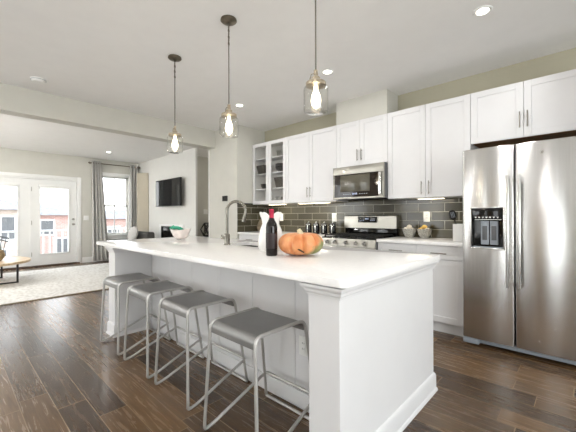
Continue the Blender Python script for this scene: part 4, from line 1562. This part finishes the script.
def slab_with_hole(outer, inner, z0, z1, rd):
    b = bmesh.new()

    def loop(pts, z, off=0.0, cen=None):
        vs = []
        for (x, y) in pts:
            vs.append(b.verts.new((x, y, z)))
        return vs

    def inset(pts, d):
        n_ = len(pts)
        out = []
        for i in range(n_):
            p, q, r = Vector(pts[i - 1]), Vector(pts[i]), Vector(pts[(i + 1) % n_])
            t = (r - p).normalized()
            nn = Vector((-t.y, t.x))
            out.append((q.x + nn.x * d, q.y + nn.y * d))
        return out
    layers = [(z0, 0.0), (z1 - rd, 0.0), (z1 - rd * 0.3, rd * 0.3), (z1, rd)]
    O = [loop(inset(outer, d), z) for z, d in layers]
    I = [loop(inset(inner, -d * 0.4), z) for z, d in layers]
    for S, n_ in ((O, len(outer)), (I, len(inner))):
        for i in range(len(S) - 1):
            for j in range(n_):
                b.faces.new((S[i][j], S[i][(j + 1) % n_], S[i + 1][(j + 1) % n_], S[i + 1][j]))
    for z_i in (0, -1):
        es = []
        for S in (O, I):
            vs = S[z_i]
            for j in range(len(vs)):
                e = b.edges.get((vs[j], vs[(j + 1) % len(vs)]))
                es.append(e)
        bmesh.ops.triangle_fill(b, use_beauty=True, use_dissolve=False, edges=es)
    bmesh.ops.recalc_face_normals(b, faces=list(b.faces))
    m = MB()
    m.add(b)
    return m


ctop = slab_with_hole(rrect(-3.885, -0.722, 1.105, 2.29, 0.03), rrect(SX0, SX1, SY0, SY1, 0.06), 0.885, 0.92, 0.006).build('island_countertop', M['counter'])
tag(ctop, 'long white polished stone countertop on the island', 'countertop')
snk = thing('sink', 'stainless undermount sink set in the island countertop', 'sink', ((SX0 + SX1) / 2, (SY0 + SY1) / 2, 0.70))
sb = MB()
b = bmesh.new()
rings = []
for z, d, r in ((0.8845, -0.02, 0.08), (0.8845, 0.0, 0.06), (0.72, 0.012, 0.06), (0.70, 0.04, 0.05)):
    rings.append([(x, y, z) for x, y in rrect(SX0 + d, SX1 - d, SY0 + d, SY1 - d, r)])
vr = [[b.verts.new(p) for p in r] for r in rings]
for i in range(len(vr) - 1):
    for j in range(len(vr[0])):
        q = (j + 1) % len(vr[0])
        b.faces.new((vr[i][j], vr[i][q], vr[i + 1][q], vr[i + 1][j]))
b.faces.new(vr[-1])
sb.add(b)
sb.build('basin', M['basin'], snk)
MB().lathe([(0.004, 0.701), (0.04, 0.701), (0.042, 0.704), (0.004, 0.7035)], ((SX0 + SX1) / 2, (SY0 + SY1) / 2, 0), 24).build('drain', M['chrome'], snk)

fc = thing('faucet', 'brushed nickel pull-down gooseneck faucet beside the sink', 'faucet', (-2.43, 1.772, 0.92))
fx, fy_ = -2.43, 1.772
MB().lathe([(0.004, 0.0), (0.030, 0.0), (0.030, 0.006), (0.026, 0.010), (0.026, 0.098), (0.022, 0.104), (0.004, 0.104)], (fx, fy_, 0.92), 28).build('base', M['tap'], fc)
dirv = Vector((0.80, 0.60, 0)).normalized()
R_ = 0.088
pth = [Vector((fx, fy_, 1.01)), Vector((fx, fy_, 1.233))]
for q in range(1, 19):
    a = PI - PI * q / 18 * 1.10
    pth.append(Vector((fx, fy_, 1.233)) + dirv * (R_ + R_ * math.cos(a)) + Vector((0, 0, R_ * math.sin(a))))
MB().tube(pth, 0.0135, 14).build('neck', M['tap'], fc)
tdir = (pth[-1] - pth[-2]).normalized()
MB().tube([pth[-1] - tdir * 0.002, pth[-1] + tdir * 0.03, pth[-1] + tdir * 0.075], 0.0155, 16, 0.0185).build('spray_head', M['tap'], fc)
sd_ = Vector((-0.75, -0.62, 0)).normalized()
hb = Vector((fx, fy_, 0.985))
MB().cyl(hb + sd_ * 0.02, hb + sd_ * 0.052, 0.014, seg=14).tube([hb + sd_ * 0.046, hb + sd_ * 0.052 + Vector((0, 0, 0.03))], 0.006, 8).build('lever', M['tap'], fc)

# ------------------------------------------------------------------ things on the island
WB = (-1.539, 1.484)
wbt = thing('wine_bottle', 'dark wine bottle with red foil neck on the island', 'bottle', (WB[0], WB[1], 0.92))
MB().lathe([(0.004, 0.008), (0.034, 0.0), (0.0385, 0.006), (0.0385, 0.190), (0.035, 0.212), (0.022, 0.236), (0.0155, 0.252), (0.0145, 0.262), (0.004, 0.262)], (WB[0], WB[1], 0.92), 36).build('bottle_body', M['bottle'], wbt)
MB().lathe([(0.004, 0.248), (0.0158, 0.248), (0.0158, 0.298), (0.0168, 0.300), (0.0168, 0.307), (0.015, 0.311), (0.004, 0.311)], (WB[0], WB[1], 0.92), 28).build('foil_capsule', M['foil'], wbt)
MB().lathe([(0.0387, 0.05), (0.0392, 0.052), (0.0392, 0.148), (0.0387, 0.15)], (WB[0], WB[1], 0.92), 36, cap=False).build('paper_label', M['label_dark'], wbt)

pk = thing('pumpkin', 'large ribbed orange pumpkin with a green patch on the island', 'pumpkin', (-1.408, 1.63, 0.92))
PC = (-1.408, 1.63, 0.92)
prof = []
for q in range(25):
    a = -PI / 2 + PI * q / 24
    r = 0.152 * (abs(math.cos(a)) ** 0.72)
    z = 0.081 + 0.081 * math.sin(a)
    if a > 0:
        z -= 0.022 * math.exp(-((r / 0.07) ** 2))
    else:
        z += 0.012 * math.exp(-((r / 0.08) ** 2))
    prof.append((max(r, 0.004), z))
MB().lathe(prof, PC, 96, ripple=lambda r, z, a: (r * (1 - 0.16 * (abs(math.cos(5 * a + 0.4)) ** 14) * min(1, r / 0.06)), z)).build('shell', M['pumpkin'], pk)
stem = []
for q in range(7):
    t = q / 6
    stem.append((PC[0] - 0.012 * t * t, PC[1] - 0.01 * t, PC[2] + 0.132 + 0.042 * t))
MB().tube(stem, 0.024, 10, 0.013).build('stem', M['stem'], pk)
# dry scar low on the side facing the stools
sc_ = MB()
cdir = Vector((0.66, -0.75, 0)).normalized()
sdir = Vector((0.75, 0.66, 0))
base_p = Vector(PC) + cdir * 0.143 + Vector((0, 0, 0.045))
for k in range(5):
    sc_.ball(base_p + sdir * (k - 2) * 0.007 + Vector((0, 0, -(k - 2) * 0.004)), 0.008, 0.008, 0.0045, 8, 6)
sc_.build('scar', M['scar'], pk)

PV = (-1.772, 1.70, 0.92)
vz = MB().lathe([(0.01, 0.0), (0.080, 0.0), (0.098, 0.03), (0.099, 0.08), (0.084, 0.16), (0.066, 0.205), (0.070, 0.24), (0.085, 0.275),
                 (0.080, 0.275), (0.065, 0.24), (0.061, 0.205), (0.079, 0.16), (0.093, 0.08), (0.072, 0.012), (0.01, 0.012)], PV, 48,
                ripple=lambda r, z, a: (r * (1 + (0.10 * max(0, (z - 0.2) / 0.075) + 0.015) * math.cos(4 * a + 0.6)), z + (0.022 * max(0, (z - 0.2) / 0.075)) * math.cos(4 * a + 0.6)))
solo(vz, 'vase', M['ceramic'], 'white ceramic vase with a wavy flared rim behind the wine bottle', 'vase')

BW = (-3.525, 1.90, 0.92)
bwl = MB()
rings = []
for s, z in ((0.35, 0.0), (0.42, 0.004), (0.72, 0.035), (0.92, 0.075), (1.0, 0.105), (0.965, 0.106), (0.88, 0.076), (0.68, 0.042), (0.3, 0.016)):
    ring = []
    for k in range(40):
        a = 2 * PI * k / 40
        x, yv = 0.122 * s * math.cos(a), 0.10 * s * math.sin(a)
        rx = x * math.cos(0.6) - yv * math.sin(0.6)
        ry = x * math.sin(0.6) + yv * math.cos(0.6)
        ring.append((BW[0] + rx, BW[1] + ry, BW[2] + z + (0.02 * s * math.cos(a) ** 2 if z > 0.05 else 0)))
    rings.append(ring)
bwl.loft(rings)
solo(bwl, 'oval_bowl', M['pinkbowl'], 'pale oval bowl at the far end of the island', 'bowl')
cl = MB()
rings = []
for k in range(11):
    t = k / 10
    ring_t, ring_b = [], []
    for j in range(17):
        s = j / 16
        x = -0.11 + 0.165 * t
        yv = (s - 0.5) * 0.10 * (0.7 + 0.3 * math.sin(t * PI))
        z = 0.098 + 0.04 * math.sin(t * PI * 0.9 + 0.3) + 0.012 * math.sin(s * 5 * PI + t * 2) - 0.03 * abs(s - 0.5) + (0.02 if t < 0.3 else 0)
        rx, ry = x * math.cos(0.6) - yv * math.sin(0.6), x * math.sin(0.6) + yv * math.cos(0.6)
        ring_t.append((BW[0] - 0.02 + rx, BW[1] + ry, BW[2] + z + 0.004))
        ring_b.append((BW[0] - 0.02 + rx, BW[1] + ry, BW[2] + z - 0.004))
    rings.append(ring_t + ring_b[::-1])
cl.loft(rings)
solo(cl, 'linen_napkin', M['teal'], 'turquoise napkin folded in the pale oval bowl', 'napkin')

# ------------------------------------------------------------------ things on the wall counters
for k in range(4):
    x = -3.075 + k * 0.147
    lb = ('leftmost', 'second from left', 'third from left', 'rightmost')[k]
    t = thing('canister', '%s of the four black canisters left of the range' % lb, 'canister', (x, 3.74, 0.92), 'black canisters beside the range')
    MB().lathe([(0.01, 0), (0.046, 0), (0.048, 0.006), (0.048, 0.128), (0.044, 0.136), (0.01, 0.136)], (x, 3.74, 0.92), 28).build('jar', M['black_gloss'], t)
    MB().lathe([(0.004, 0.136), (0.046, 0.136), (0.046, 0.150), (0.036, 0.158), (0.004, 0.160)], (x, 3.74, 0.92), 28).build('lid', M['black_gloss'], t)
    MB().tube([(x + 0.049 * math.cos(a), 3.74 + 0.049 * math.sin(a), 1.055) for a in [2 * PI * q / 24 for q in range(24)]], 0.003, 6, closed=True).box(x + 0.012, x + 0.026, 3.74 - 0.054, 3.74 - 0.043, 0.945, 1.06, 0.002).build('clasp', M['chrome'], t)
    MB().lathe([(0.003, 0.160), (0.008, 0.160), (0.012, 0.172), (0.010, 0.182), (0.003, 0.184)], (x, 3.74, 0.92), 16).build('knob', M['chrome'], t)
solo(MB().lathe([(0.01, 0), (0.05, 0), (0.085, 0.05), (0.088, 0.10), (0.06, 0.165), (0.045, 0.19), (0.05, 0.215), (0.043, 0.215), (0.038, 0.19), (0.01, 0.18)], (-4.10, 3.72, 0.92), 28), 'stoneware_jug', M['smallpot'], 'brown stoneware jar in the counter corner behind the white vase', 'jar')

for k, (x, lb, egm) in enumerate(((-1.585, 'speckled grey bowl of pale eggs, nearer the range', M['egg']), (-1.405, 'speckled grey bowl of yellow fruit below the outlet', M['egg_y']))):
    c = (x, 3.86, 0.92)
    solo(MB().lathe([(0.01, 0), (0.042, 0), (0.045, 0.008), (0.066, 0.04), (0.078, 0.085), (0.079, 0.11), (0.074, 0.11), (0.072, 0.085), (0.06, 0.042), (0.03, 0.012), (0.01, 0.012)], c, 36), 'ribbed_bowl', M['grey_pattern'], lb, 'bowl', 'grey bowls on the counter')
    for q, (dx, dy, dz) in enumerate(((-0.038, -0.015, 0.098), (0.036, -0.02, 0.096), (0.0, 0.038, 0.098), (0.002, -0.008, 0.130))):
        m_ = M['egg'] if k == 0 or q == 1 else M['egg_y']
        if k == 0:
            lbl = ('pale egg in the left grey bowl, on its left side', 'pale egg in the left grey bowl, on its right side', 'pale egg at the back of the left grey bowl', 'topmost pale egg in the left grey bowl')[q]
        else:
            lbl = ('yellow fruit in the right grey bowl, on its left side', 'pale fruit in the right grey bowl, on its right side', 'yellow fruit at the back of the right grey bowl', 'topmost yellow fruit in the right grey bowl')[q]
        solo(MB().ball((c[0] + dx, c[1] + dy, c[2] + dz), 0.031, 0.031, 0.026, 16, 10), 'egg' if k == 0 else 'fruit', m_, lbl, 'egg' if k == 0 else 'fruit', 'eggs in the left grey bowl' if k == 0 else 'fruit in the right grey bowl')
CR = (-0.945, 3.60, 0.92)
solo(MB().box(CR[0] - 0.056, CR[0] + 0.056, CR[1] - 0.056, CR[1] + 0.056, 0.92, 0.932, 0.004).wall('Y', CR[1] - 0.06, 0.008, CR[0] - 0.06, CR[0] + 0.06, 0.922, 1.098).wall('Y', CR[1] + 0.052, 0.008, CR[0] - 0.06, CR[0] + 0.06, 0.922, 1.098)
     .wall('X', CR[0] - 0.06, 0.008, CR[1] - 0.052, CR[1] + 0.052, 0.922, 1.098).wall('X', CR[0] + 0.052, 0.008, CR[1] - 0.052, CR[1] + 0.052, 0.922, 1.098), 'utensil_crock', M['ceramic'], 'square white utensil crock beside the refrigerator', 'crock')
sp = thing('serving_spoon', 'black slotted spoon standing in the white crock', 'spoon', (CR[0], CR[1], 0.935))
MB().tube([(CR[0] - 0.005, CR[1] + 0.03, 0.935), (CR[0] - 0.06, CR[1] - 0.01, 1.14)], 0.006, 8).build('handle', M['black'], sp)
spb = MB()
for k in range(3):
    pass
bw_ = bmesh.new()
bmesh.ops.create_uvsphere(bw_, u_segments=18, v_segments=10, radius=1)
for v in bw_.verts:
    v.co = Vector((v.co.x * 0.036, v.co.y * 0.009 + 0.006 * (v.co.x ** 2), v.co.z * 0.055))
bw_.transform(Matrix.Translation((CR[0] - 0.073, CR[1] - 0.02, 1.19)) @ Matrix.Rotation(-0.25, 4, 'Y') @ Matrix.Rotation(math.radians(25), 4, 'Z'))
spb.add(bw_)
spb.build('spoon_head', M['black'], sp)
sl_ = MB()
for k in range(3):
    sl_.box(-0.016 + k * 0.013, -0.010 + k * 0.013, -0.0115, -0.0085, -0.03, 0.03)
sl_.move(Matrix.Translation((CR[0] - 0.073, CR[1] - 0.02, 1.19)) @ Matrix.Rotation(-0.25, 4, 'Y') @ Matrix.Rotation(math.radians(25), 4, 'Z'))
sl_.build('slots', M['grille'], sp)
sp2 = thing('ladle', 'wooden ladle standing in the white crock', 'ladle', (CR[0], CR[1], 0.935))
MB().tube([(CR[0] + 0.01, CR[1] + 0.02, 0.935), (CR[0] + 0.035, CR[1] + 0.02, 1.16)], 0.006, 8).build('handle', M['table_wood'], sp2)
MB().ball((CR[0] + 0.038, CR[1] + 0.02, 1.18), 0.022, 0.012, 0.03, 14, 8).build('ladle_head', M['table_wood'], sp2)


# ------------------------------------------------------------------ stools
def make_stool():
    t = thing('bar_stool', '', 'stool', (0, 0, 0), 'grey metal bar stools along the island')
    W, WF, RR = 0.184, 0.218, 0.0092
    zt = 0.612
    yfT, ybT = -0.150, 0.208       # top of front and rear bends
    yfB, ybB = -0.168, 0.296       # feet
    # seat plate: flat sheet curled down at front and rear
    prof = []
    th_ = 0.005

    def curve(off):
        pts = []
        r = 0.040 - off
        for q in range(9):
            a = PI + (PI / 2) * q / 8
            # front curl from vertical lip to flat
            pts.append((yfT + 0.040 + r * math.cos(PI - (PI / 2) * q / 8), zt - 0.040 + r * math.sin((PI / 2) * q / 8)))
        for q in range(9):
            a = (PI / 2) * (1 - q / 8)
            pts.append((ybT - 0.040 + r * math.cos(a), zt - 0.040 + r * math.sin(a)))
        pts[0:0] = [(yfT + 0.040 - r, zt - 0.062)]
        pts.append((ybT - 0.040 + r, zt - 0.058))
        return pts
    outer = curve(0.0)
    inner = curve(th_)
    MB().prism(outer + inner[::-1], 'X', -W + 0.002, W - 0.002).build('seat', M['seat'], t)
    for s in (-1, 1):
        x, xf = s * W, s * WF

        def rear(z):
            k = z / zt
            return (xf + (x - xf) * k, ybB + (ybT - ybB) * k, z)
        # front leg, edge of the seat and rear leg: one bent rod
        MB().tube(fillet([(xf, yfB, 0.05), (x, yfT, zt - 0.002), (x, ybT, zt - 0.002), rear(0.03)], 0.045), RR, 10).build('side_frame', M['rod'], t)
        # foot bend and diagonal rising to the rear
        q = rear(0.165)
        MB().tube(fillet([(xf, yfB, 0.05), (xf, yfB - 0.001, RR), (xf, yfB + 0.06, RR + 0.012), q], 0.028), RR, 10).build('diagonal_brace', M['rod'], t)
    q = rear(0.165)
    MB().tube(fillet([(-q[0], q[1], 0.165), (-q[0] + 0.01, q[1] + 0.014, 0.168), (q[0] - 0.01, q[1] + 0.014, 0.168), (q[0], q[1], 0.165)], 0.02), RR, 10).build('footrest', M['rod'], t)
    MB().tube(fillet([(-xf, rear(0.03)[1], 0.03), (-xf, ybB, RR), (xf, ybB, RR), (xf, rear(0.03)[1], 0.03)], 0.02), RR, 10).build('floor_rail', M['rod'], t)
    return t


stools = [(-1.325, 1.140, 'nearest grey metal bar stool, under the counter beside the island end post'),
          (-1.990, 1.168, 'second grey metal bar stool from the near end of the island'),
          (-2.555, 1.166, 'third grey metal bar stool from the near end of the island'),
          (-3.130, 1.164, 'farthest grey metal bar stool, by the far end of the island')]
s0 = make_stool()
for i, (x, y, lb) in enumerate(stools):
    if i:
        dup(s0, (x, y, 0), 0, lb)
s0.location = (stools[0][0], stools[0][1], 0)
s0['label'] = stools[0][2]
